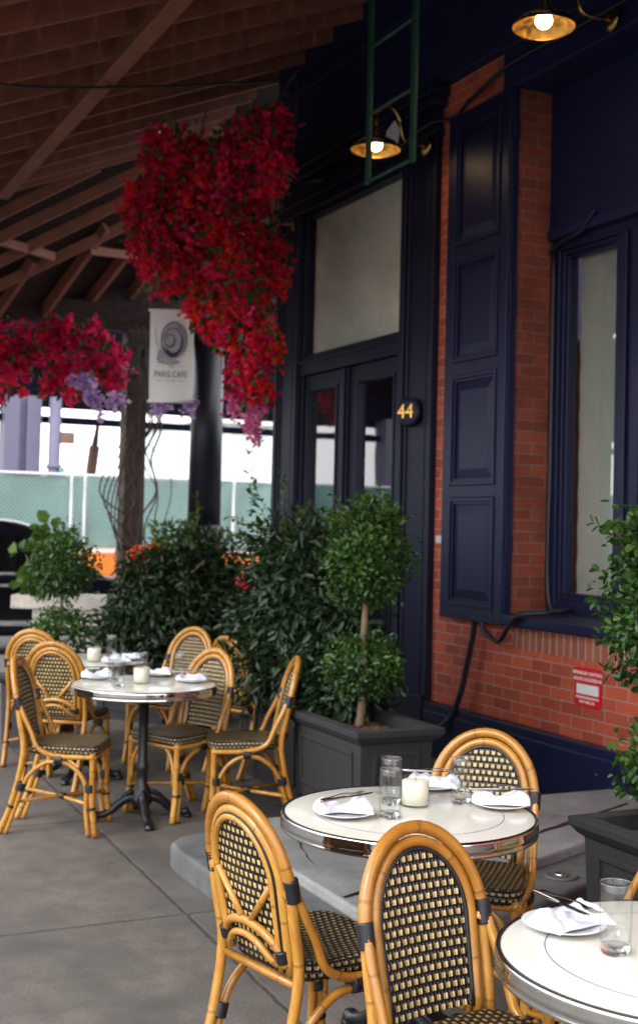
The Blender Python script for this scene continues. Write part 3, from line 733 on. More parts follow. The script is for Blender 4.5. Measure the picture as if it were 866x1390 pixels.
MB().bar((-13.5, 2.55, 4.62), (-13.95, 3.3, 4.60), .05, .1).bar((-14.0, 3.72, 4.73), (-14.4, 4.6, 4.82), .05, .1).build('brace', 'wood', Cn, .004)
MB().box(-15.05, -14.8, -.2, 6.7, 3.98, 4.30).build('eave_beam', 'wood_deck', Cn, .01)
MB().box(-14.93, -14.67, 4.41, 4.67, -.0, 3.98).build('timber_post', 'wood_post', Cn, .012)
mb = MB(); seg = 40
for z0, z1, r0, r1, fl in ((0, .12, .31, .31, 0), (.12, .22, .28, .25, 0), (.22, 1.45, .235, .225, 1), (1.45, 1.62, .255, .25, 0), (1.62, 4.0, .205, .19, 0), (4.0, 4.3, .24, .30, 0)):
    b0 = len(mb.v)
    for z, r in ((z0, r0), (z1, r1)):
        for k in range(seg):
            a = 2*math.pi*k/seg; rr = r*(1-.05*(k % 2)*fl); mb.v.append((-14.6+rr*math.cos(a), 5.42+rr*math.sin(a), z))
    for k in range(seg): mb.face([b0+k, b0+(k+1) % seg, b0+seg+(k+1) % seg, b0+seg+k], None, not fl)
    mb.face([b0+k for k in range(seg)][::-1]); mb.face([b0+seg+k for k in range(seg)])
mb.build('iron_column', 'iron_col', Cn)
for px_ in (2.2, -9.6): MB().box(px_-.09, px_+.09, .11, .29, 0, 3.80).build('timber_post', 'wood_post', Cn, .01)

# ------------------------------------------------------------------ bistro chair (faces local -y, origin on the floor)
CH_G = 'rattan bistro chairs with black and straw weave'
yb_ = lambda z: .175+.21*(z-.44)+(.10*max(0, .30-z))
def hoop_pts(d, zlow, dy=0, n=22, W=.187, T=.905, zs=.69, taper=.93):
    pts = []
    for k in range(5):
        z = zlow+(zs-zlow)*k/5; f = taper+(1-taper)*(k/5); pts.append((-(W-d)*f, z))
    for k in range(n+1):
        a = math.pi-math.pi*k/n; pts.append(((W-d)*math.cos(a), zs+(T-zs-d)*math.sin(a)))
    for k in range(5):
        z = zs-(zs-zlow)*(k+1)/5; f = 1-(1-taper)*((k+1)/5); pts.append(((W-d)*f, z))
    return [(x, yb_(z)+dy+.018*(1-(x/W)**2), z) for x, z in pts]
def make_chair(label, loc, rz):
    t = thing('rattan_chair', label, 'chair', loc, rz, CH_G)
    MB().tube(hoop_pts(0, .665), .0168, 12).build('outer_hoop', 'rattan', t)
    MB().tube(hoop_pts(.033, .445), .0145, 12).build('inner_hoop', 'rattan', t)
    MB().tube(hoop_pts(.054, .452, .012), .010, 10).build('back_ring', 'rattan', t)
    MB().tube(hoop_pts(.044, .452, .014), .0035, 6).build('back_cord', 'binding', t)
    MB().tube(hoop_pts(.050, .47, -.004), .0065, 8).build('panel_edge', 'binding', t)
    # woven back panel: a curved sheet inside the inner hoop
    mb = MB(); out = hoop_pts(.050, .475, 0); nrow = 9; b0 = len(mb.v); n = len(out)
    half = n//2
    cols = 8
    L_, R_ = out[:half+1], out[::-1][:half+1]
    for side, off in ((0, -.004), (1, .006)):
        b0 = len(mb.v)
        for a, c in zip(L_, R_):
            for j in range(cols+1):
                u = j/cols; x = a[0]+(c[0]-a[0])*u; z = a[2]
                mb.v.append((x, yb_(z)+.018*(1-(x/.187)**2)+off, z))
        for i in range(half):
            for j in range(cols):
                q = [b0+i*(cols+1)+j, b0+i*(cols+1)+j+1, b0+(i+1)*(cols+1)+j+1, b0+(i+1)*(cols+1)+j]
                if side: q = q[::-1]
                mb.face(q, [(mb.v[i_][0]+5, mb.v[i_][2]) for i_ in q], True)
    mb.build('back_panel', 'weave', t)
    for s in (-1, 1):   # rear V struts and arch
        a = (s*.125, yb_(.685)+.022, .685); b = (s*.014, yb_(.56)+.034, .558)
        MB().tube([a, b], .0095, 8).build('back_strut', 'rattan', t)
    arch = [(-.140, yb_(.47)+.018, .465), (-.120, yb_(.515)+.026, .515), (-.07, yb_(.55)+.034, .549), (0, yb_(.56)+.036, .561), (.07, yb_(.55)+.034, .549), (.120, yb_(.515)+.026, .515), (.140, yb_(.47)+.018, .465)]
    MB().tube(smooth(arch, 6), .0125, 10).build('back_arch', 'rattan', t)
    MB().tube(smooth([(x*.8, y+.004, z-.034 if abs(x) < .13 else z) for x, y, z in arch], 6), .010, 10).build('back_arch', 'rattan', t)
    for s in (-1, 1):   # rear leg: runs from the hoop binding to the floor
        MB().tube(smooth([(s*.187, yb_(.70), .70), (s*.186, yb_(.60)+.004, .60), (s*.183, yb_(.45)+.012, .45), (s*.178, .215, .28), (s*.172, .262, .12), (s*.168, .308, .006)], 6), .0155, 10).build('leg', 'rattan', t)
        # seat rail sweeping from the binding down and forward to the front leg
        MB().tube(smooth([(s*.1885, yb_(.705)-.002, .705), (s*.192, yb_(.665)-.014, .665), (s*.1965, yb_(.615)-.027, .615), (s*.199, yb_(.54)-.05, .54), (s*.201, .115, .468), (s*.202, .06, .432), (s*.202, -.02, .418), (s*.200, -.12, .416), (s*.197, -.185, .416)], 6), .0135, 10).build('seat_rail', 'rattan', t)
        MB().tube(smooth([(s*.188, -.178, .435), (s*.189, -.180, .30), (s*.190, -.184, .15), (s*.194, -.205, .005)], 5), .0165, 10).build('leg', 'rattan', t)
        # side brace: floor - up along front leg - arch under rail - down the rear leg
        MB().tube(smooth([(s*.190, -.166, .006), (s*.188, -.150, .14), (s*.187, -.148, .25), (s*.188, -.115, .325), (s*.191, -.055, .375), (s*.193, .0, .388), (s*.192, .07, .38), (s*.188, .145, .325), (s*.181, .188, .25), (s*.176, .225, .14), (s*.170, .272, .006)], 6), .0125, 10).build('side_brace', 'rattan', t)
        MB().tube(smooth([(s*.172, -.185, .20), (s*.168, -.184, .29), (s*.14, -.180, .36), (s*.10, -.178, .40)], 5), .0115, 8).build('front_brace', 'rattan', t)
        MB().tube([(s*.187, -.182, .165), (0, .02, .172+.004*s), (-s*.174, .252, .165)], .0105, 8).build('stretcher', 'rattan', t)
        # black cane bindings
        def wrap(p0, p1, r, nrm=16):
            pts = [Vector(p0).lerp(Vector(p1), k/nrm) for k in range(nrm+1)]
            return MB().tube(pts, [r*(1+(.07 if k % 2 else 0)) for k in range(nrm+1)], 12)
        w1 = wrap((s*.1885, yb_(.655)-.004, .655), (s*.189, yb_(.715)-.003, .715), .0205)
        w1.build('binding', 'binding', t)
        wrap((s*.189, -.167, .235), (s*.189, -.166, .275), .0245, 10).build('binding', 'binding', t)
        wrap((s*.178, .204, .235), (s*.180, .192, .275), .0255, 10).build('binding', 'binding', t)
        wrap((s*.190, -.178, .145), (s*.190, -.177, .157), .0235, 4).build('binding', 'binding', t)
        wrap((s*.173, .248, .145), (s*.1745, .243, .157), .0225, 4).build('binding', 'binding', t)
        wrap((s*.197, -.02, .402), (s*.197, .02, .402), .026, 10).build('binding', 'binding', t)
        wrap((s*.133, yb_(.485)+.018, .478), (s*.133, yb_(.515)+.022, .512), .019, 8).build('binding', 'binding', t)
    MB().tube([(-.02, -.002, .172), (.02, .042, .172)], .018, 10).build('binding', 'binding', t)
    MB().tube([(-.198, -.183, .413), (.198, -.183, .413)], .013, 10).build('seat_frame', 'rattan', t)
    MB().tube([(-.185, .185, .42), (.185, .185, .42)], .012, 10).build('seat_frame', 'rattan', t)
    # seat
    def outline(sc, inset=0):
        pts = []; hw0, hw1, yf, yr, rr = .205, .18, -.205, .165, .06
        base = [(-hw0, yf), (hw0, yf), (hw1, yr), (-hw1, yr)]
        for i, (x, y) in enumerate(base):
            cx_, cy_ = x-math.copysign(rr, x), y-math.copysign(rr, y); a0 = [180, 270, 0, 90][i]
            for k in range(5):
                a = R(a0+90*k/4); pts.append((cx_+rr*math.cos(a), cy_+rr*math.sin(a)))
        return [(x*sc, (y+.02)*sc-.02) for x, y in pts]
    prof = [(.965, .420), (1.0, .432), (1.01, .447), (1.0, .462), (.975, .470), (.93, .473), (.6, .468), (.25, .464)]
    mb = MB(); m_ = 20; per = [0]
    o1 = outline(1)
    for i in range(m_): per.append(per[-1]+math.dist(o1[i], o1[(i+1) % m_]))
    for sc, z in prof: mb.v += [(x, y, z) for x, y in outline(sc)]
    for i in range(len(prof)-1):
        for k in range(m_):
            k2 = (k+1) % m_; q = [i*m_+k, i*m_+k2, (i+1)*m_+k2, (i+1)*m_+k]
            if i < 4: uv = [(per[k], prof[i][1]), (per[k+1], prof[i][1]), (per[k+1], prof[i+1][1]), (per[k], prof[i+1][1])]
            else: uv = [(mb.v[j][1]+3, mb.v[j][0]+3) for j in q]
            mb.face(q, uv, True)
    q = [(len(prof)-1)*m_+k for k in range(m_)]; mb.face(q, [(mb.v[j][1]+3, mb.v[j][0]+3) for j in q], True)
    mb.face([k for k in range(m_)][::-1])
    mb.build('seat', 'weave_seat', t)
    return t
def rz_of(fx, fy): return math.atan2(fy, fx)+math.pi/2
chairs = [
    ((-3.29, 1.59), (-.215, .977), 'rattan chair at the left of the near table, its V-braced back turned to us'),
    ((-2.475, 1.65), (.985, .17), 'rattan chair in the centre foreground with its woven back against the near table'),
    ((-3.73, 2.40), (.72, -.69), 'rattan chair behind the near table, facing us before the navy wall base'),
    ((-3.02, 2.40), (-.43, -.90), 'rattan chair at the right edge, mostly hidden behind the front table and planter'),
    ((-6.69, 1.74), (.46, .89), 'rattan chair standing in profile at the left side of the black-footed far table'),
    ((-6.82, 2.41), (.40, -.92), 'rattan chair tucked under the far table, woven back facing us'),
    ((-6.53, 2.70), (-.30, -.95), 'rattan chair seen edge on at the right of the far table by the long planter'),
    ((-7.76, 2.02), (-.80, .60), 'rattan chair behind the profile chair, its V-braced back toward us'),
    ((-8.62, 2.07), (-.85, .52), 'rattan chair farthest left, only its arched top over another chair'),
    ((-8.22, 2.82), (.52, -.85), 'rattan chair at the rearmost table in front of the dark shrub'),
    ((-7.78, 3.30), (-.35, .94), 'rattan chair beyond the far table, just a cane edge among leaves'),
]
c0 = None
for (x, y), (fx_, fy_), lab in chairs:
    if c0 is None: c0 = make_chair(lab, (x, y, 0), rz_of(fx_, fy_))
    else: dup(c0, (x, y, 0), rz_of(fx_, fy_), lab)

# ------------------------------------------------------------------ tables
TR = .41
def make_table(label, loc, rz=0):
    t = thing('bistro_table', label, 'table', loc, rz, 'round cream bistro tables')
    top = .75
    MB().lathe([(0, top-.022), (.395, top-.022), (.3975, top-.006), (.396, top-.001), (.392, top), (0, top)], 96).build('tabletop', 'enamel', t)
    MB().lathe([(.3965, top-.01), (.3975, top+.0015), (.401, top+.002), (.4025, top-.002), (.4025, top-.012)], 96, caps=False).build('gasket', 'blackrim', t)
    MB().lathe([(.39, top-.048), (.402, top-.050), (.4075, top-.047), (.4085, top-.041), (.4055, top-.037), (.4085, top-.032), (.4095, top-.022), (.4075, top-.012), (.4085, top-.006), (.4055, top+.001), (.4030, top), (.4030, top-.02)], 96, caps=False).build('rim', 'chrome', t)
    MB().lathe([(0, top-.04), (.385, top-.04), (.385, top-.023)], 48).build('underside', 'iron', t)
    mb = MB(); n = 90; a0, a1 = R(40), R(340); b0 = len(mb.v)
    for i in range(n+1):
        a = a0+(a1-a0)*i/n
        for r in (.2985, .3012): mb.v.append((r*math.cos(a), r*math.sin(a), top+.0006))
    for i in range(n): mb.face([b0+2*i, b0+2*i+1, b0+2*i+3, b0+2*i+2])
    mb.build('ring_line', 'line', t)
    mb = MB(); word = 'PARIS CAFE'
    for i, ch in enumerate(word):
        if ch == ' ': continue
        V, Fc = text_geo(ch, .052)
        a = R(10)+(i-4.5)*R(7.0); 
        mb.add(V, Fc, Matrix.Rotation(a, 4, 'Z') @ Matrix.Translation((.30, 0, top+.0008)) @ Matrix.Rotation(R(90), 4, 'Z') @ Matrix.Scale(.8, 4, (1, 0, 0)))
    tag(mb.build('lettering', 'line', t), kind='stuff')
    MB().lathe([(.17, top-.04), (.17, top-.047), (.05, top-.06), (.034, top-.09), (.030, .66), (.027, .5), (.027, .32), (.034, .30), (.036, .28), (.030, .26), (.031, .20), (.045, .175), (.05, .15), (.062, .12), (.060, .09), (.045, .075), (0, .07)], 24).build('pedestal', 'iron', t)
    for k in range(4):
        a = R(90*k+45); ca, sa = math.cos(a), math.sin(a)
        P = smooth([(.03, .125), (.075, .122), (.12, .098), (.16, .062), (.20, .040), (.235, .034), (.26, .030)], 5)
        P = smooth([(r*ca, r*sa, z) for r, z in ((.03, .125), (.075, .122), (.12, .098), (.16, .062), (.20, .040), (.235, .034), (.265, .030))], 4)
        rad = [.030-.012*i/(len(P)-1)+(.008 if i > len(P)-5 else 0) for i in range(len(P))]
        mb = MB().tube(P, rad, 10)
        mb.lathe([(0, 0), (.024, 0), (.027, .012), (.02, .03), (0, .035)], 14, Matrix.Translation((.262*ca, .262*sa, 0)))
        mb.tube(smooth([(.05*ca, .05*sa, .16), (.10*ca, .10*sa, .135), (.125*ca, .125*sa, .105)], 4), .012, 8)
        mb.build('foot', 'iron', t)
    return t
T1, T2, T3, T4, T5 = (-3.50, 2.02), (-6.745, 2.18), (-2.115, 1.915), (-7.97, 2.16), (-8.10, 3.62)
tb = make_table('cream round table with chrome rim, set for four in the centre foreground', (*T1, 0), R(150))
dup(tb, (*T2, 0), R(127), 'cream round table with black claw foot, set among chairs further back on the left')
dup(tb, (*T3, 0), R(60), 'cream round table cut off at the bottom right corner')
dup(tb, (*T4, 0), R(100), 'cream round table behind the far table, holding a candle at left')
dup(tb, (*T5, 0), R(80), 'cream round table deep among the shrubs, hardly visible')

# ------------------------------------------------------------------ tableware
TZ = .7515
def make_glass(label, loc):
    t = thing('tumbler', label, 'glass', loc, 0, 'clear tumblers on the tables')
    prof = [(.0, .004), (.031, .004), (.0335, .012), (.0345, .06), (.0355, .12), (.0345, .148), (.0335, .150), (.0325, .148), (.0335, .12), (.0325, .06), (.031, .022), (.0, .018)]
    MB().lathe(prof, 40).build('glass_body', 'glass', t)
    MB().lathe([(0, .0005), (.029, .0005), (.0305, .004), (.0305, .017), (.0, .0195)], 32).build('glass_base', 'glassbase', t)
    MB().tube([(.0341*math.cos(R(a)), .0341*math.sin(R(a)), .1495) for a in range(0, 360, 9)], .0009, 6, True).build('glass_rim', 'glassbase', t)
    return t
def make_candle(label, loc):
    t = thing('candle_jar', label, 'candle', loc, 0, 'ivory candles in glass jars')
    MB().lathe([(.0, .001), (.044, .001), (.0465, .005), (.0465, .092), (.0455, .094), (.0445, .092), (.0445, .006), (0, .004)], 40).build('jar', 'glass', t)
    MB().lathe([(0, .0065), (.0435, .0065), (.0435, .080), (.040, .082), (.02, .080), (0, .0785)], 36).build('wax', 'wax', t)
    MB().tube([(0, 0, .078), (.001, 0, .091)], .0012, 6).build('wick', 'binding', t)
    return t
def make_plate(label, loc, rz=0):
    o = MB().lathe([(0, .004), (.045, .004), (.05, .001), (.055, .003), (.07, .008), (.094, .0155), (.096, .017), (.094, .018), (.07, .0115), (.052, .0085), (0, .0078)], 48).build('side_plate', 'china')
    o.location = loc; return tag(o, label, 'plate', 'small white side plates')
def napkin_mesh(seed):
    r = random.Random(seed); nx, ny = 34, 16; mb = MB()
    ph = [r.uniform(0, 6.3) for _ in range(8)]; wy = .052
    def h(u, v):
        bl = math.sqrt(max(0, 1-abs(2*v-1)**2.6))*(1-.45*abs(2*u-1)**3)
        fold = .014+.005*math.sin(2*math.pi*(v*1.2+u*.25)+ph[0])+.006*math.sin(9*u+4*v+ph[1])+.004*math.sin(15*v+6*u+ph[2])+.003*math.sin(23*u-9*v+ph[3])
        up = .016*math.exp(-((u-.86)/.14)**2)+.012*math.exp(-((u-.10)/.10)**2)
        return max(.0015, bl*(fold+up)*1.3)
    P = {}
    for lay in (0, 1):
        for i in range(nx+1):
            for j in range(ny+1):
                u, v = i/nx, j/ny
                wv = wy*(1+.22*math.sin(3*u+ph[4])+.08*math.sin(11*u+ph[5])+.25*(abs(2*u-1))**2)
                x = (u-.5)*.172+.006*math.sin(6*v+ph[6]); y = (v-.5)*2*wv*.86+.008*math.sin(5*u+ph[7])
                P[lay, i, j] = len(mb.v); mb.v.append((x, y, .0005+(h(u, v) if lay else 0)))
    for i in range(nx):
        for j in range(ny):
            mb.face([P[1,i,j], P[1,i+1,j], P[1,i+1,j+1], P[1,i,j+1]], None, True)
    for i in range(nx):
        for j in (0, ny):
            q = [P[0,i,j], P[0,i+1,j], P[1,i+1,j], P[1,i,j]]; mb.face(q if j == 0 else q[::-1], None, True)
    for j in range(ny):
        for i in (0, nx):
            q = [P[0,i,j], P[0,i,j+1], P[1,i,j+1], P[1,i,j]]; mb.face(q[::-1] if i == 0 else q, None, True)
    return mb
def make_napkin(label, loc, rz, seed):
    o = napkin_mesh(seed).build('napkin', 'linen'); o.location = loc; o.rotation_euler = (0, 0, rz)
    md = o.modifiers.new('sub', 'SUBSURF'); md.levels = 1; md.render_levels = 1
    return tag(o, label, 'napkin', 'folded white napkins')
def fork_geo(mb):
    P = smooth([(-.095, 0, .003), (-.05, 0, .004), (.0, 0, .008), (.03, 0, .0085), (.05, 0, .004), (.062, 0, .0035)], 5)
    b0 = len(mb.v); n = len(P)
    wd = [.0052-.0026*min(1, i/(n*.55)) if i < n*.6 else .0025+.0085*min(1, (i-n*.6)/(n*.3)) for i in range(n)]
    for p, w_ in zip(P, wd):
        for sy, dz in ((-1, 0), (1, 0), (1, -.0022), (-1, -.0022)): mb.v.append((p.x, sy*w_, p.z+dz))
    for i in range(n-1):
        for k in range(4): mb.face([b0+i*4+k, b0+i*4+(k+1) % 4, b0+(i+1)*4+(k+1) % 4, b0+(i+1)*4+k], None, False)
    mb.face([b0, b0+3, b0+2, b0+1]); mb.face([b0+(n-1)*4+k for k in range(4)])
    for y in (-.0092, -.0031, .0031, .0092):
        mb.tube(smooth([(.061, y*.95, .0028), (.08, y, .001), (.102, y*.95, .0055)], 4), [.0017, .0016, .0016, .0015, .0014, .0013, .0012, .0011, .0010], 6)
    return mb
def knife_geo(mb):
    mb.tube(smooth([(-.105, 0, .004), (-.08, 0, .0045), (-.02, 0, .0045), (-.002, 0, .004)], 5), [.0042+.0012*math.sin(i*.3) for i in range(16)], 8)
    pts = [(-.004, -.0045), (.02, -.0085), (.075, -.0095), (.10, -.006), (.108, .003), (.10, .006), (-.004, .0045)]
    mb.prism(pts, .0033, .0049); return mb
def cutlery(kind, label, loc, rz, tilt=0):
    mb = (fork_geo if kind == 'fork' else knife_geo)(MB())
    o = mb.build(kind, 'steel'); o.location = loc; o.rotation_euler = (0, tilt, rz)
    return tag(o, label, kind, 'steel %ss on the napkins' % kind)
def setting(x, y, ang, where, seed, cut=True, z=TZ, cang=None):
    make_plate('small white plate %s' % where, (x, y, z))
    make_napkin('folded white napkin on the plate %s' % where, (x+random.uniform(-.006, .006), y+random.uniform(-.006, .006), z+.0155), ang, seed)
    if cut:
        d = Vector((math.cos(ang), math.sin(ang))); s = Vector((-d.y, d.x))
        p = Vector((x, y))+s*.012; q = Vector((x, y))-s*.014
        ca = ang if cang is None else cang
        d = Vector((math.cos(ca), math.sin(ca))); s = Vector((-d.y, d.x)); p = Vector((x, y))+s*.016; q = Vector((x, y))-s*.012
        cutlery('fork', 'steel fork across the napkin %s' % where, (p.x, p.y, z+.058), ca+R(5), R(1))
        cutlery('knife', 'steel knife across the napkin %s' % where, (q.x, q.y, z+.057), ca-R(3), R(-1))
setting(-3.52, 1.80, R(72), 'at the left of the foreground table', 3, cang=R(106))
setting(-3.46, 2.34, R(66), 'at the right of the foreground table', 5)
setting(-3.79, 2.28, R(58), 'at the back of the foreground table', 9)
setting(-2.36, 1.775, R(95), 'on the corner table at bottom right', 12, cang=R(2))
make_glass('front clear tumbler of the pair beside the candle on the foreground table', (-3.455, 1.925, TZ))
g0 = bpy.data.objects['tumbler']
def more_glass(x, y, lab, z=TZ): dup(g0, (x, y, z), random.uniform(0, 6), lab)
more_glass(-3.62, 2.02, 'rear clear tumbler of the pair beside the candle on the foreground table')
more_glass(-3.55, 2.245, 'clear tumbler in front of the chair weave, right of the foreground candle')
more_glass(-2.185, 1.78, 'large looking tumbler on the corner table at bottom right')
c1_ = make_candle('ivory candle in a glass jar in the middle of the foreground table', (-3.575, 2.085, TZ))
# far table
setting(-7.00, 1.985, R(75), 'at the left end of the far table', 21, False)
setting(-6.735, 2.455, R(70), 'at the right of the far table', 22, True)
setting(-7.06, 2.36, R(60), 'at the back of the far table', 23, False)
setting(-6.53, 1.90, R(80), 'at the near left of the far table', 24, False) if False else None
more_glass(-6.60, 1.985, 'front clear tumbler left of the candle on the far table')
more_glass(-6.86, 2.04, 'slim clear tumbler behind the left napkin of the far table')
more_glass(-6.96, 2.23, 'clear tumbler just behind the candle on the far table')
more_glass(-6.87, 2.425, 'clear tumbler at the right of the far table before a woven back')
dup(c1_, (-6.76, 2.165, TZ), 0, 'ivory candle in a glass jar in the middle of the far table')
# rearmost tables
dup(c1_, (-7.86, 2.20, TZ), 0, 'ivory candle in a glass jar on the table behind the far table')
setting(-7.90, 2.42, R(70), 'at the right of the rear table', 31, False)
setting(-7.72, 2.30, R(80), 'at the near side of the rear table', 32, False)
setting(-8.15, 2.06, R(60), 'at the left of the rear table', 33, False)
more_glass(-8.0, 2.04, 'tumbler left of the candle on the table behind the far table')
more_glass(-8.02, 2.36, 'tumbler right of the candle on the table behind the far table')
setting(-7.86, 3.50, R(70), 'on the table deep among the shrubs', 34, False)
dup(c1_, (-7.95, 3.58, TZ), 0, 'ivory candle in a jar on the table deep among the shrubs')
o = MB(); V, Fc = text_geo('PC', .028); o.add(V, Fc, Matrix.Translation((0, 0, .034)) @ Matrix.Rotation(R(-80), 4, 'Z'))
o.build('napkin_monogram', 'print', [x for x in bpy.data.objects if x.name.startswith('napkin') and 'corner table' in x.get('label', '')][0])

PX = 1/1700
def at(px, py, D):
    """a point D metres in front of the camera along a photo measurement"""
    d = fw+cx*((px-433)*PX)+cy*((650-py)*PX); return Vector((0, 0, EYE))+d*D
# ------------------------------------------------------------------ planters and plants
def make_planter(label, loc, rz, w, d, h, rim=.045, mat='planter'):
    """w along local x, d along local y; origin at the base centre"""
    t = thing('planter_box', label, 'planter', loc, rz)
    mb = MB(); tp = .93
    for (s0, z0, s1, z1) in ((tp, .0, 1.0, h-.05),):
        b = len(mb.v)
        for s_, z in ((s0, z0), (s1, z1)):
            for sx, sy in ((-1,-1),(1,-1),(1,1),(-1,1)): mb.v.append((sx*w/2*s_, sy*d/2*s_, z))
        mb.face([b+3, b+2, b+1, b])
        for k in range(4): mb.face([b+k, b+(k+1) % 4, b+4+(k+1) % 4, b+4+k])
    mb.build('box', mat, t, .004)
    mb = MB(); o_ = [(w/2+.0, d/2+.0), (w/2+.02, d/2+.02), (w/2+rim, d/2+rim), (w/2+rim, d/2+rim), (w/2-.03, d/2-.03), (w/2-.03, d/2-.03)]
    zz = [h-.075, h-.06, h-.03, h, h, h-.09]; b = 0
    for (a, c), z in zip(o_, zz):
        for sx, sy in ((-1,-1),(1,-1),(1,1),(-1,1)): mb.v.append((sx*a, sy*c, z))
    for i in range(5):
        for k in range(4): mb.face([i*4+k, i*4+(k+1) % 4, (i+1)*4+(k+1) % 4, (i+1)*4+k])
    mb.build('rim', mat, t, .003)
    def panel(hw, axis, sg):
        mb = MB()
        dist = (d if axis == 'y' else w)/2
        x0, x1, z0, z1 = -hw+.07, hw-.07, .07, h-.12
        lean = lambda z: dist*(tp+(1-tp)*z/(h-.05))
        for (a0, a1, b0, b1, t_) in ((x0, x0+.018, z0, z1, .012), (x1-.018, x1, z0, z1, .012), (x0+.018, x1-.018, z0, z0+.018, .0115), (x0+.018, x1-.018, z1-.018, z1, .0115)):
            b = len(mb.v)
            for dd in (-.004, t_):
                for (x, z) in ((a0, b0), (a1, b0), (a1, b1), (a0, b1)):
                    y = sg*(lean(z)+dd); mb.v.append((x, y, z) if axis == 'y' else (y, x, z))
            for q in ((0,1,2,3),(4,5,6,7),(0,1,5,4),(1,2,6,5),(2,3,7,6),(3,0,4,7)): mb.face([b+i for i in q])
        return mb
    for axis, hw in (('y', w/2*.96), ('x', d/2*.96)):
        for sg in (-1, 1): panel(hw, axis, sg).build('panel_molding', mat, t, .002)
    mb = MB(); g = 14
    for i in range(g+1):
        for j in range(g+1):
            mb.v.append(((i/g-.5)*(w-.065), (j/g-.5)*(d-.065), h-.065+random.uniform(-.012, .014)))
    for i in range(g):
        for j in range(g): mb.face([i*(g+1)+j, (i+1)*(g+1)+j, (i+1)*(g+1)+j+1, i*(g+1)+j+1])
    mb.build('soil', 'soil', t)
    return t
make_planter('long charcoal planter under the double ball topiary beside the entrance slab', (-5.99, 3.15, .172), 0, .80, .42, .46)
make_planter('charcoal planter holding the dark shrub nearest the door', (-7.32, 3.42, 0), 0, .95, .45, .55)
make_planter('charcoal planter at the right edge with bark mulch, on the pavement', (-3.58, 3.30, 0), 0, .72, .50, .56)
make_planter('charcoal planter under the small topiary at the far left', (-9.14, 2.20, 0), R(20), .46, .46, .52)
make_planter('dark planter of the broad shrub behind the far chairs', (-10.05, 3.42, 0), R(35), 1.1, .5, .5)

def trunk(parent, pts, r0, r1, mat='bark', name='trunk'):
    P = smooth(pts, 5); n = len(P)
    return MB().tube(P, [(r0+(r1-r0)*i/(n-1))*(1+.12*math.sin(i*2.3)) for i in range(n)], 9).build(name, mat, parent)
# near-right topiary (close, large leaves readable)
t = thing('topiary_tree', 'glossy two tier topiary cut by the right edge, before the brick wall', 'topiary', (-3.72, 3.36, .5))
trunk(t, [(0, 0, 0), (.01, .0, .2), (-.01, .01, .6), (.02, 0, 1.05)], .022, .016)
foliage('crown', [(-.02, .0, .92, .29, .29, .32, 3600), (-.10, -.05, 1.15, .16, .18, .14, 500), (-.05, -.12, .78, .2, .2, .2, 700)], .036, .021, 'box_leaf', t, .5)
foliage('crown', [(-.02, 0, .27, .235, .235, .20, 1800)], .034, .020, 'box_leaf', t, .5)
# loose sprigs
def sprigs(parent, n, base, rad, ln, leaf, wd, mat, up=(.2, .9), name='sprig'):
    C, D, Nn = [], [], []; mb = MB()
    for i in range(n):
        d = Vector(rnd_dirs(1)[0]); d.z = abs(d.z)*up[0]+up[1]*random.random()*.6; d.normalize()
        p0 = Vector(base)+Vector(d)*Vector(rad).length*.5; l = ln*random.uniform(.6, 1.3)
        p = [p0, p0+d*l*.5+Vector((0, 0, .02)), p0+d*l+Vector((0, 0, .03))]
        P = smooth(p, 4); mb.tube(P, [.003-.002*k/(len(P)-1) for k in range(len(P))], 5)
        for k, q in enumerate(P[2:]):
            for _ in range(2):
                C.append(q); dd = d*.6+Vector(rnd_dirs(1)[0])*.8; D.append(dd); Nn.append(Vector((0, 0, 1))+Vector(rnd_dirs(1)[0])*.5)
    mb.build('twig', 'bark', parent)['kind'] = 'stuff'
    leaf_mesh(name, np.array(C), np.array([tuple(x) for x in D]), np.array([tuple(x) for x in Nn]), leaf, wd, mat, parent, rng.uniform(.35, 1, len(C)))['kind'] = 'stuff'
sprigs(t, 16, (-.05, -.03, 1.0), (.22, .25, .25), .16, .036, .021, 'box_leaf')
# double-ball topiary by the door
t = thing('topiary_tree', 'two tier ball topiary with bare trunk in the long planter by the door', 'topiary', (-6.02, 3.17, .57))
trunk(t, [(-.03, 0, 0), (-.02, .01, .15), (.0, 0, .4), (.02, .0, .85)], .024, .016)
trunk(t, [(-.08, .02, 0), (-.05, .01, .12), (-.02, 0, .26)], .012, .010)
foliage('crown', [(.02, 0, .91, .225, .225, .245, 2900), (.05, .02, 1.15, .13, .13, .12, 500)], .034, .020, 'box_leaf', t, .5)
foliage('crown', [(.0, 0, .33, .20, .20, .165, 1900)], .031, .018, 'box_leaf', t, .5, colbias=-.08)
sprigs(t, 14, (.03, 0, 1.05), (.12, .12, .12), .15, .032, .018, 'box_leaf')
# left small topiary
t = thing('topiary_tree', 'small two tier ball topiary with thin stem at the far left', 'topiary', (-9.12, 2.29, .47))
trunk(t, [(0, 0, 0), (.01, 0, .3), (0, .01, .8)], .018, .012)
foliage('crown', [(0, 0, .85, .235, .235, .26, 2300)], .034, .020, 'box_leaf', t, .5, colbias=-.12)
foliage('crown', [(0, 0, .40, .20, .20, .13, 1200)], .032, .019, 'box_leaf', t, .5, colbias=-.05)
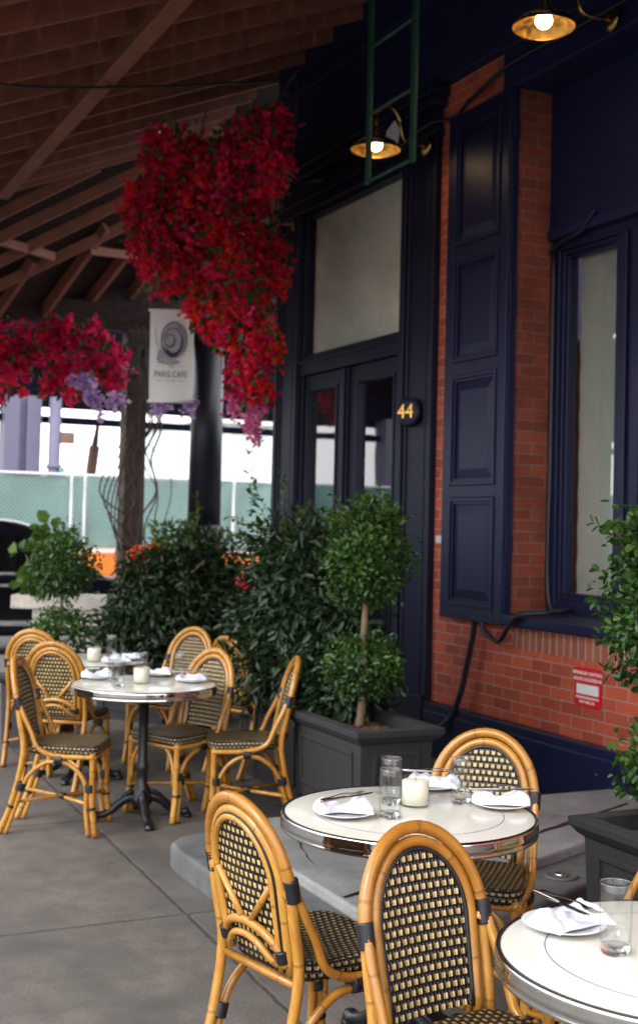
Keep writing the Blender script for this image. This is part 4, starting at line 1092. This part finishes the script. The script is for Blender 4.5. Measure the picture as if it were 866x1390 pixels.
# shrubs
t = thing('dark_shrub', 'tall dark evergreen shrub beside the door pilaster, behind the topiary', 'shrub', (-7.40, 3.42, .49))
for k in range(6): trunk(t, [(random.uniform(-.25, .25), random.uniform(-.1, .1), 0), (random.uniform(-.3, .3), random.uniform(-.1, .1), .5), (random.uniform(-.4, .4), random.uniform(-.2, .2), 1.0)], .012, .006, name='stem')
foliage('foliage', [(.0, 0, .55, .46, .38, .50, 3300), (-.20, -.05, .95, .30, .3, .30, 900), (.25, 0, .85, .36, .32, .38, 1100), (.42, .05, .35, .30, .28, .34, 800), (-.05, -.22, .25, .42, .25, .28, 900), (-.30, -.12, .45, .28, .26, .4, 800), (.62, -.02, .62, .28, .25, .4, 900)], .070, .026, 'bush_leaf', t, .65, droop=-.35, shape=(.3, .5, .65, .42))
sprigs(t, 14, (-.18, -.05, 1.05), (.2, .2, .2), .26, .05, .024, 'box_leaf')
t = thing('dark_shrub', 'broad dark shrub with hanging leaves behind the far tables, before the iron column', 'shrub', (-10.05, 3.42, .44))
for k in range(6): trunk(t, [(random.uniform(-.3, .3), random.uniform(-.1, .1), 0), (random.uniform(-.4, .4), random.uniform(-.2, .2), .4), (random.uniform(-.5, .5), random.uniform(-.3, .3), .9)], .012, .006, name='stem')
rx = Vector((.43, .9, 0))
bl = []
for (u, z, r, n) in ((0, .55, .42, 1500), (-.24, .30, .34, 1100), (.32, .45, .40, 1300), (-.16, .66, .30, 900), (.28, .78, .30, 900), (.05, .20, .50, 1200), (.60, .25, .30, 700), (-.48, .12, .28, 600), (.25, 1.0, .16, 220)):
    bl.append((u*rx.x, u*rx.y, z, r, r, r, int(n*1.35)))
foliage('foliage', bl, .074, .028, 'bush_leaf', t, .6, droop=-.35, shape=(.3, .5, .65, .42))
sprigs(t, 12, (.22*rx.x, .22*rx.y, .95), (.2, .2, .15), .26, .06, .028, 'fig_leaf')
t = thing('climbing_shrub', 'small leafy climber in front of the iron column base', 'shrub', (-10.6, 4.15, .0))
foliage('foliage', [(0, 0, .8, .4, .4, .7, 1200), (.5, -.25, .7, .35, .35, .6, 1000)], .09, .034, 'bush_leaf', t, .6, droop=-.3)
p_ = at(235, 742, 10.75)
t = thing('bright_shrub', 'bright green young shrub rising beside the foot of the iron column', 'shrub', (p_.x, p_.y, 0))
trunk(t, [(0, 0, 0), (.02, .02, .7), (0, .05, 1.3)], .014, .006, name='stem')
foliage('foliage', [(0, 0, p_.z, .17, .2, .22, 420), (.02, .05, p_.z-.35, .2, .2, .3, 300)], .065, .027, 'box_leaf', t, .7, colbias=.22)
t = thing('shrub', 'low dark foliage spilling over the long planter behind the topiary', 'shrub', (-6.25, 3.2, .57))
foliage('foliage', [(-.05, 0, .12, .20, .2, .16, 500), (-.30, .2, .22, .28, .2, .28, 700)], .075, .028, 'bush_leaf', t, .6, droop=-.3)
# cream trough with a lobed-leaf plant
t = thing('stone_trough', 'cream stone trough with a projecting slab top behind the left topiary', 'planter', (-11.9, 3.02, 0), math.atan2(.902, .432))
MB().box(-.46, .46, -.22, .22, .80, .93).build('slab_top', 'stone', t, .012)
MB().box(-.26, .40, -.18, .18, 0, .80).box(-.32, .45, -.2, .2, 0, .10).build('body', 'stone', t, .01)
t = thing('lobed_plant', 'pale lobed-leaf plant growing from the cream trough', 'plant', (-11.9, 2.92, .90))
foliage('foliage', [(-.05, -.15, .32, .16, .2, .30, 60), (.0, .0, .60, .12, .2, .12, 30), (.0, -.22, .14, .10, .12, .12, 22)], .13, .10, 'fig_leaf', t, .8)
trunk(t, [(0, 0, 0), (.0, -.05, .3), (.02, 0, .7)], .012, .006, name='stem')
p_ = at(203, 752, 10.75)
t = thing('flowering_plant', 'orange blossoms rising behind the broad dark shrub, right of the timber post', 'flowers', (p_.x, p_.y, p_.z-1.40))
trunk(t, [(0, 0, .3), (.02, 0, .8), (0, .05, 1.35)], .012, .006, name='stem')
foliage('blossom', [(-.02, -.08, 1.39, .09, .09, .055, 110), (.0, .07, 1.43, .08, .08, .05, 100), (.02, .15, 1.37, .06, .06, .04, 60)], .05, .045, 'orange_fl', t, .9)
foliage('foliage', [(0, 0, 1.2, .14, .14, .16, 90)], .07, .03, 'bush_leaf', t, .8)
t = thing('flowering_plant', 'single red blossom cluster in the shrub left of the door', 'flowers', (-8.35, 3.42, .0))
trunk(t, [(0, 0, 0), (0, .02, .8), (.0, 0, 1.2)], .01, .005, name='stem')
foliage('blossom', [(0, 0, 1.25, .05, .05, .04, 90)], .035, .03, 'bract', t, .9)

# ------------------------------------------------------------------ bougainvillea
def bracts(name, blobs, mat, parent, ln=.042, wd=.036, shell=.55, per=3, spread=.022, keep=1.0):
    C, O = cloud(blobs, shell)
    # gather the bracts in little sprays
    n0 = len(C); C = C[rng.permutation(n0)]; k = max(1, n0//5); idx = rng.integers(0, k, n0)
    C = C[:k][idx]+rng.normal(size=C.shape)*.038
    C = np.repeat(C, per, 0)+rng.normal(size=(n0*per, 3))*spread*.25; O = np.repeat(O, per, 0); n = len(C)
    D = O*.5+rnd_dirs(n)*1.1; Nn = O+rnd_dirs(n)*.8
    tone = np.repeat(rng.uniform(0, 1, n0), per)
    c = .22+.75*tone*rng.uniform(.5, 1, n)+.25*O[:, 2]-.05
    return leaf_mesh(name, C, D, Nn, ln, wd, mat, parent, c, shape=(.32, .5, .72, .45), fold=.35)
t = thing('bougainvillea', 'big cascade of red bougainvillea hanging from the canopy left of the door', 'flowers', (0, 0, 0))
big = [(350,190,42,10.2),(305,232,50,10.4),(235,215,48,10.6),(372,172,26,10.2),(200,275,36,10.7),(212,325,42,10.6),(278,310,60,10.6),(330,335,34,11.2),(362,330,26,11.3),(348,258,40,11.15),(226,368,38,10.6),(300,390,56,10.5),(350,385,42,11.1),(320,448,42,10.3),(352,470,34,10.2),(335,520,30,10.2),(282,425,30,10.5),(378,345,18,11.3),(185,300,20,10.7),(250,330,45,10.7),(293,450,24,10.5),(357,540,17,10.2),(205,330,30,10.7),(372,235,28,10.1),(255,265,50,10.6),(207,185,12,10.6)]
def blobs(lst, dens, zr=.8):
    out = []
    for (x, y, r, D) in lst:
        p = at(x, y, D); rr = r*D*PX; out.append((p.x, p.y, p.z, rr, rr*zr, rr, max(12, int(dens*r*r))))
    return out
bracts('red_bracts', blobs(big, .15), 'bract', t)
bracts('scarlet_bracts', blobs([b for b in big if b[1] > 240], .045), 'bract_o', t)
bracts('crimson_bracts', blobs(big, .035), 'bract_p', t)
foliage('leaves', blobs([(x+3, y, r*1.06, D) for x, y, r, D in big], .075), .062, .038, 'box_leaf', t, .35, colbias=-.05)
mb = MB()
for k in range(16):
    b_ = random.choice(big); p = at(b_[0], b_[1], b_[3]); q = p+Vector((random.uniform(-.3, .3), random.uniform(-.2, .2), random.uniform(.2, .8)))
    mb.tube(smooth([p, (p+q)/2+Vector((random.uniform(-.1, .1), 0, .05)), q], 5), .008, 5)
mb.build('vine_stem', 'twig', t)['kind'] = 'stuff'
t = thing('bougainvillea', 'garland of crimson bougainvillea along the far eave at left', 'flowers', (0, 0, 0))
gar = [(10,472,34,14.2),(50,460,26,14.2),(22,502,34,14.2),(70,490,34,14.2),(92,458,26,14.2),(110,492,32,14.2),(142,482,32,14.2),(130,452,18,14.2),(164,500,22,14.2),(2,535,18,14),(95,525,24,14.2),(62,520,20,14.2),(-40,480,40,14.2),(80,445,14,14.2),(150,520,16,14.2)]
bracts('crimson_bracts', blobs(gar, .095), 'bract_p', t, .055, .047)
bracts('red_bracts', blobs(gar, .035), 'bract', t, .055, .047)
foliage('leaves', blobs(gar, .07), .075, .045, 'box_leaf', t, .6, colbias=-.15)
t = thing('wisteria', 'lilac blossom tassels hanging below the crimson garland', 'flowers', (0, 0, 0))
wis = [(122,528,8,13.8),(126,541,7,13.8),(134,552,6,13.8),(137,563,4.5,13.8),(141,572,3,13.8),(110,518,6,13.8),(100,512,5,13.8),(150,538,5,13.8),(152,548,4,13.8),(163,540,3,13.8),(118,515,6,13.8)]
bracts('lilac_petals', blobs(wis, .6), 'wisteria', t, .045, .036)
t = thing('wisteria', 'pink blossom tassel hanging at the lower end of the red cascade', 'flowers', (0, 0, 0))
bracts('pink_petals', blobs([(344,566,6,10.2),(341,576,6,10.2),(342,588,4.5,10.2),(344,600,3,10.2),(350,555,5,10.2),(356,545,4,10.2),(318,556,3.5,10.2),(317,546,4,10.2)], 1.3), 'pink', t, .036, .03)
t = thing('wisteria', 'pair of lilac sprays hanging just below the canvas banner', 'flowers', (0, 0, 0))
bracts('lilac_petals', blobs([(215,552,5,11.1),(214,560,3,11.1),(256,552,5,11.1),(255,545,5,11.1)], 1.5), 'wisteria', t, .032, .026)
t = thing('bare_vine', 'tangle of bare brown vine stems climbing the timber post', 'vine', (-14.7, 4.54, 0))
mb = MB()
for k in range(9):
    x0 = random.uniform(.13, .2); a0 = random.uniform(-1, 1); pts = []
    for z in np.linspace(0, 4.0, 11): pts.append((x0+random.uniform(-.04, .06), a0*.15+random.uniform(-.16, .16), z))
    mb.tube(smooth(pts, 4), random.uniform(.006, .016), 5)
for k in range(5): mb.tube(smooth([(.15, -.1, .9+.2*k), (.2, -.28-.05*k, 1.6+.1*k), (.2, -.22, 2.2+.1*k), (.15, .0, 2.9)], 5), .010, 5)
mb.tube(smooth([(.15, .1, 1.2), (.2, .35, 1.7), (.2, .4, 2.2), (.15, .12, 2.6)], 5), .006, 5)
mb.build('stems', 'twig', t)['kind'] = 'stuff'

# ------------------------------------------------------------------ canvas banner
p = at(233, 483, 10.95)
t = thing('cafe_banner', 'off white hanging banner with a snail shell drawing and cafe name', 'banner', p, R(62))   # faces local -y
mb = MB(); nx, nz = 10, 20; bw, bh = .385, .80
for i in range(nx+1):
    for j in range(nz+1):
        u, v = i/nx-.5, j/nz-.5; mb.v.append((u*bw*(1+.02*v), .006*math.sin(u*7+v*3)+.004*math.sin(v*11), v*bh))
for i in range(nx):
    for j in range(nz): mb.face([i*(nz+1)+j, (i+1)*(nz+1)+j, (i+1)*(nz+1)+j+1, i*(nz+1)+j+1], None, True)
mb.build('canvas', 'canvas', t)
MB().tube([(-.21, .0, bh/2), (.21, .0, bh/2)], .012, 8).build('rod', 'canvas', t)
MB().tube([(-.20, .0, -bh/2), (.20, .0, -bh/2)], .013, 8).build('rod', 'canvas', t)
MB().tube([(-.2, 0, bh/2), (-.1, 0, bh/2+.7)], .004, 6).tube([(.2, 0, bh/2), (.1, 0, bh/2+.7)], .004, 6).build('hanger', 'cable_grey', t)
off = lambda y: Matrix.Translation((0, y, 0))
SN = Matrix.Translation((0, 0, .10)) @ Matrix.Diagonal((1.36, 1, 1.28, 1)) @ Matrix.Translation((0, 0, -.085))
# snail shell drawing: shaded whorl, spiral line, ribs, foot and feelers
def ell(cx_, cz_, rx_, rz_, n=48): return [(cx_+rx_*math.cos(2*math.pi*k/n), -.0125, cz_+rz_*math.sin(2*math.pi*k/n)) for k in range(n)]
MB().poly([SN @ Vector(q_) for q_ in ell(.012, .115, .082, .128)]).build('shell_wash', 'ink_pale', t)
mb = MB(); pts, ws = [], []
for k in range(120):
    a = k/119*2*math.pi*2.35; r = .010+.0105*a/1.0*.52
    th = -a+R(200); sc = r/.09
    pts.append((-.018+.030*min(1, a/12)+r*.98*math.cos(th), .125-.012*min(1, a/12)+r*1.40*math.sin(th)))
    ws.append(.0035+.010*max(0, math.cos(th+R(60)))*min(1, a/7)+.002)
mb.ribbon(pts, ws, SN @ off(-.0145)); mb.build('shell_line', 'ink_dark', t)
mb = MB()
for k in range(26):
    a = R(-150+k*8.5); c_ = Vector((.012, .115)); e = Vector((math.cos(a)*.080, math.sin(a)*.126)); i_ = e*random.uniform(.62, .8)
    mb.ribbon([(c_.x+i_.x, c_.y+i_.y), (c_.x+e.x, c_.y+e.y)], .004 if k > 12 else .0065, SN @ off(-.0138))
m_ = mb.build('shell_rib', 'ink', t); m_['kind'] = 'stuff'
mb = MB()
for k in range(9):
    a = R(-135+k*14); e0, e1 = .70, .99
    mb.ribbon([(.012+.080*e0*math.cos(a+j*.05), .115+.126*(e0+(e1-e0)*abs(math.sin(j)))*math.sin(a+j*.05)) for j in range(3)], .012, SN @ off(-.0142))
mb.build('shell_shadow', 'ink_dark', t)['kind'] = 'stuff'
mb = MB(); mb.poly([SN @ Vector((x, -.0128, z)) for x, z in ((-.066, .055), (-.085, .02), (-.092, -.02), (-.075, -.045), (-.02, -.05), (.05, -.045), (.06, -.035), (.0, -.01), (-.04, .02))]); mb.build('snail_foot', 'ink_pale', t)
mb = MB(); mb.ribbon([(-.066, .06), (-.085, .02), (-.093, -.02), (-.078, -.046), (-.02, -.052), (.06, -.045)], .003, SN @ off(-.0136)); mb.ribbon([(-.082, .035), (-.10, .12), (-.108, .20)], .0028, SN @ off(-.0136)); mb.ribbon([(-.07, .055), (-.075, .09)], .0028, SN @ off(-.0136))
mb.build('snail_outline', 'ink', t)['kind'] = 'stuff'
for s_, z, sz, sx in (('THE', -.095, .034, 1), ('PARIS CAFE', -.165, .082, .66), ('EST. 1873', -.222, .020, 1)):
    V, Fc = text_geo(s_, sz, spacing=1.05)
    tag(MB().add(V, Fc, off(-.013) @ Matrix.Translation((0, 0, z)) @ Matrix.Rotation(R(90), 4, 'X') @ Matrix.Scale(sx, 4, (1, 0, 0))).build('lettering', 'ink', t), kind='stuff')
for z, a, b_ in ((-.095, .05, .13), (-.095, -.13, -.05), (-.222, .065, .13), (-.222, -.13, -.065)): MB().ribbon([(a, z), (b_, z)], .003, off(-.013)).build('rule', 'ink', t)

# ------------------------------------------------------------------ background street
t = thing('construction_fence', 'chain link fence with green windscreen mesh across the street', 'fence', (-22, 0, -.15))
mb = MB(); n = 260; zt = 2.58
for i in range(n+1):
    y = -30+50*i/n
    for j in range(13):
        z = .05+(zt-.08)*j/12; mb.v.append((.06+.05*math.sin(y*1.9+z*1.3)+.035*math.sin(y*4.7-z*3.1)+.02*math.sin(y*11+z*5), y, z))
for i in range(n):
    for j in range(12): mb.face([i*13+j, (i+1)*13+j, (i+1)*13+j+1, i*13+j+1], None, True)
mb.build('windscreen', 'fence_green', t)
mb = MB()
for k in range(-30, 130):    # diamond wire in front of the windscreen
    y = 2.0+k*.085
    mb.tube([(.16, y, .05), (.16, y+2.5, zt-.03)], .0035, 3, caps=False); mb.tube([(.165, y+2.5, .05), (.165, y, zt-.03)], .0035, 3, caps=False)
mb.build('chain_link', 'galv', t)['kind'] = 'stuff'
MB().tube([(.12, -30, zt), (.12, 20, zt)], .028, 8).build('top_rail', 'galv', t)
for y in (-27, -24, -21, -18, -15, -12, -9, -6, -3, 0, 2.6, 5.62, 5.86, 8.7, 11.7, 14.7, 17.7): MB().tube([(.12, y, 0), (.12, y, zt+.05)], .034, 8).build('post', 'galv', t)
t = thing('road_barrier', 'orange plastic barrier standing before the green fence', 'barrier', (-20.6, 5.75, -.15))
mb = MB().prism([(-.28, 0), (.28, 0), (.26, .18), (.12, .42), (.09, 1.32), (-.09, 1.32), (-.12, .42), (-.26, .18)], -.95, .95, Matrix(((1,0,0,0),(0,0,1,0),(0,1,0,0),(0,0,0,1))))
mb.build('barrier_body', 'orange', t, .02)
MB().box(-.095, .095, -.9, .9, 1.25, 1.31).build('reflector_band', 'white_sign', t)
b2 = dup(t, (-20.6, 8.55, -.15), 0, 'orange plastic barrier behind the orange blossoms, right of the other')
tag(t, group='orange road barriers'); tag(b2, group='orange road barriers')
t = thing('elevated_highway', 'dark blue steel viaduct running high across the background', 'viaduct', (-32, 0, 0))
MB().box(-3, 0, -60, 60, 4.75, 5.2).box(-.2, .1, -60, 60, 4.7, 7.2).build('deck', 'deck', t)
MB().box(-.2, .0, -60, 60, 4.10, 4.28).build('lower_girder', 'deck', t)
for y in (-22.0, -8.0, 6.85, 21.0):
    MB().box(-.35, .35, y-.46, y-.08, -.1, 4.74).box(-.35, .35, y+.10, y+.46, -.1, 4.74).box(-.20, .20, y-.08, y+.10, -.1, 4.74).build('column', 'violet_steel', t, .01)
t = thing('street_pole', 'round violet street pole beside the viaduct column', 'pole', (-31.5, 7.62, 0))
MB().tube([(0, 0, -.1), (0, 0, 4.72)], .155, 14).lathe([(.16, 2.9), (.20, 2.92), (.20, 3.0), (.16, 3.02)], 16).build('pole', 'violet_steel', t)
MB().box(.1, .14, .12, .48, 3.55, 3.85).build('street_sign', 'mast', t)
MB().box(.1, .22, .10, .24, 2.35, 2.95).build('signal_box', 'fence_green', t, .02)
p_ = at(122, 655, 36)
t = thing('leaning_spar', 'thin brown leaning spar above the fence between pole and timber post', 'spar', p_)
MB().tube([(0, 0, -1.5), (0, 0, 0), tuple(at(129, 605, 36)-p_)], .16, 8).build('spar', 'mast', t)
MB().tube([tuple(at(129, 605, 36)-p_), tuple(at(136, 560, 36)-p_)], [.10, .03], 8).build('spar_tip', 'mast', t)
t = thing('glass_building', 'pale teal glass building far behind the fence, right of the column', 'building', (-55, 0, 0))
mb = MB().box(-8, 0, 20, 30, 0, 6.3); mb.build('wall', 'pale_wall', t)
for k in range(9): MB().box(0, .15, 20.2+k*1.1, 20.5+k*1.1, 3.2, 6.2).build('mullion', 'white_sign', t)
MB().box(-8.2, .3, 19.8, 30.2, 6.3, 6.6).build('roof', 'white_sign', t)

# ------------------------------------------------------------------ parked car (front toward +y)
t = thing('parked_car', 'black sport utility car parked at the kerb behind the planters', 'car', (-16.05, 3.70, -.155))
YZ = Matrix(((0,0,1,0),(1,0,0,0),(0,1,0,0),(0,0,0,1)))
body = [(-2.35, .42), (-2.40, .70), (-2.36, 1.02), (-2.2, 1.10), (.55, 1.10), (.75, 1.08), (1.9, .98), (2.28, .86), (2.40, .62), (2.36, .36), (1.95, .30), (-1.9, .30)]
MB().prism(body, -1.9, 0, YZ).build('body', 'car', t, .07, seg=4)
mb = MB(); cab = [(-2.15, 1.07), (.80, 1.07), (.05, 1.62), (-.4, 1.71), (-1.6, 1.72), (-1.95, 1.64)]; b = 0
for x_, inset in ((-.02, 0), (-1.88, 0)):
    for (y, z) in cab: mb.v.append((x_+(-.14 if x_ > -.5 else .14)*max(0, (z-1.07)/.65), y, z))
nn = len(cab); mb.face(list(range(nn))); mb.face(list(range(nn, 2*nn))[::-1])
for i in range(nn): j = (i+1) % nn; mb.face([i, j, nn+j, nn+i])
mb.build('cabin', 'car', t, .05, seg=3)
def glassp(poly, name):
    mb = MB(); mb.poly([(-.02-.14*max(0, (z-1.07)/.65)+.012, y, z) for y, z in poly]); return mb.build(name, 'car_glass', t)
glassp([(-.28, 1.14), (.55, 1.14), (.02, 1.54), (-.28, 1.60)], 'side_window'); glassp([(-1.25, 1.14), (-.36, 1.14), (-.36, 1.60), (-1.25, 1.62)], 'side_window'); glassp([(-2.0, 1.14), (-1.33, 1.14), (-1.33, 1.62), (-1.75, 1.60)], 'side_window')
MB().poly([(-.20, .76, 1.13), (-1.70, .76, 1.13), (-1.60, .10, 1.60), (-.30, .10, 1.60)]).build('windscreen', 'car_glass', t)
MB().tube([(-.17, .30, 1.46), (-.05, .80, 1.08)], .03, 6).build('pillar', 'galv', t)
MB().tube(smooth([(-.30, .0, 1.69), (-.30, -.4, 1.765), (-.30, -1.6, 1.77), (-.30, -1.95, 1.70)], 4), .022, 8).build('roof_rail', 'galv', t)
MB().box(.001, .016, -2.1, .62, 1.085, 1.115).build('window_trim', 'galv', t)
MB().box(.001, .02, -1.5, 1.5, .44, .50).build('sill_trim', 'galv', t)
MB().box(.0, .14, .42, .58, 1.10, 1.26).build('mirror', 'car', t, .04)
for y in (-.25, -1.3): MB().box(.001, .03, y-.2, y-.02, .93, .965).build('door_handle', 'galv', t, .005)
for y in (-1.45, 1.5):
    for x_, s_ in ((.01, 1), (-1.68, -1)):
        mt = Matrix.Translation((x_, y, .375)) @ Matrix.Rotation(R(90), 4, 'Y')
        wh = MB().lathe([(.24, -.22), (.36, -.22), (.375, -.18), (.375, -.04), (.36, 0), (.24, .0)], 32, mt).build('tyre', 'tyre', t)
        MB().lathe([(.245, -.03), (.235, -.012), (.12, -.03), (.05, -.01), (0, -.01)], 20, mt).build('hubcap', 'galv', wh)
MB().box(-.5, -.06, 2.30, 2.40, .70, .84).build('headlight', 'glassbase', t, .02); MB().box(-1.84, -1.4, 2.30, 2.40, .70, .84).build('headlight', 'glassbase', t, .02)
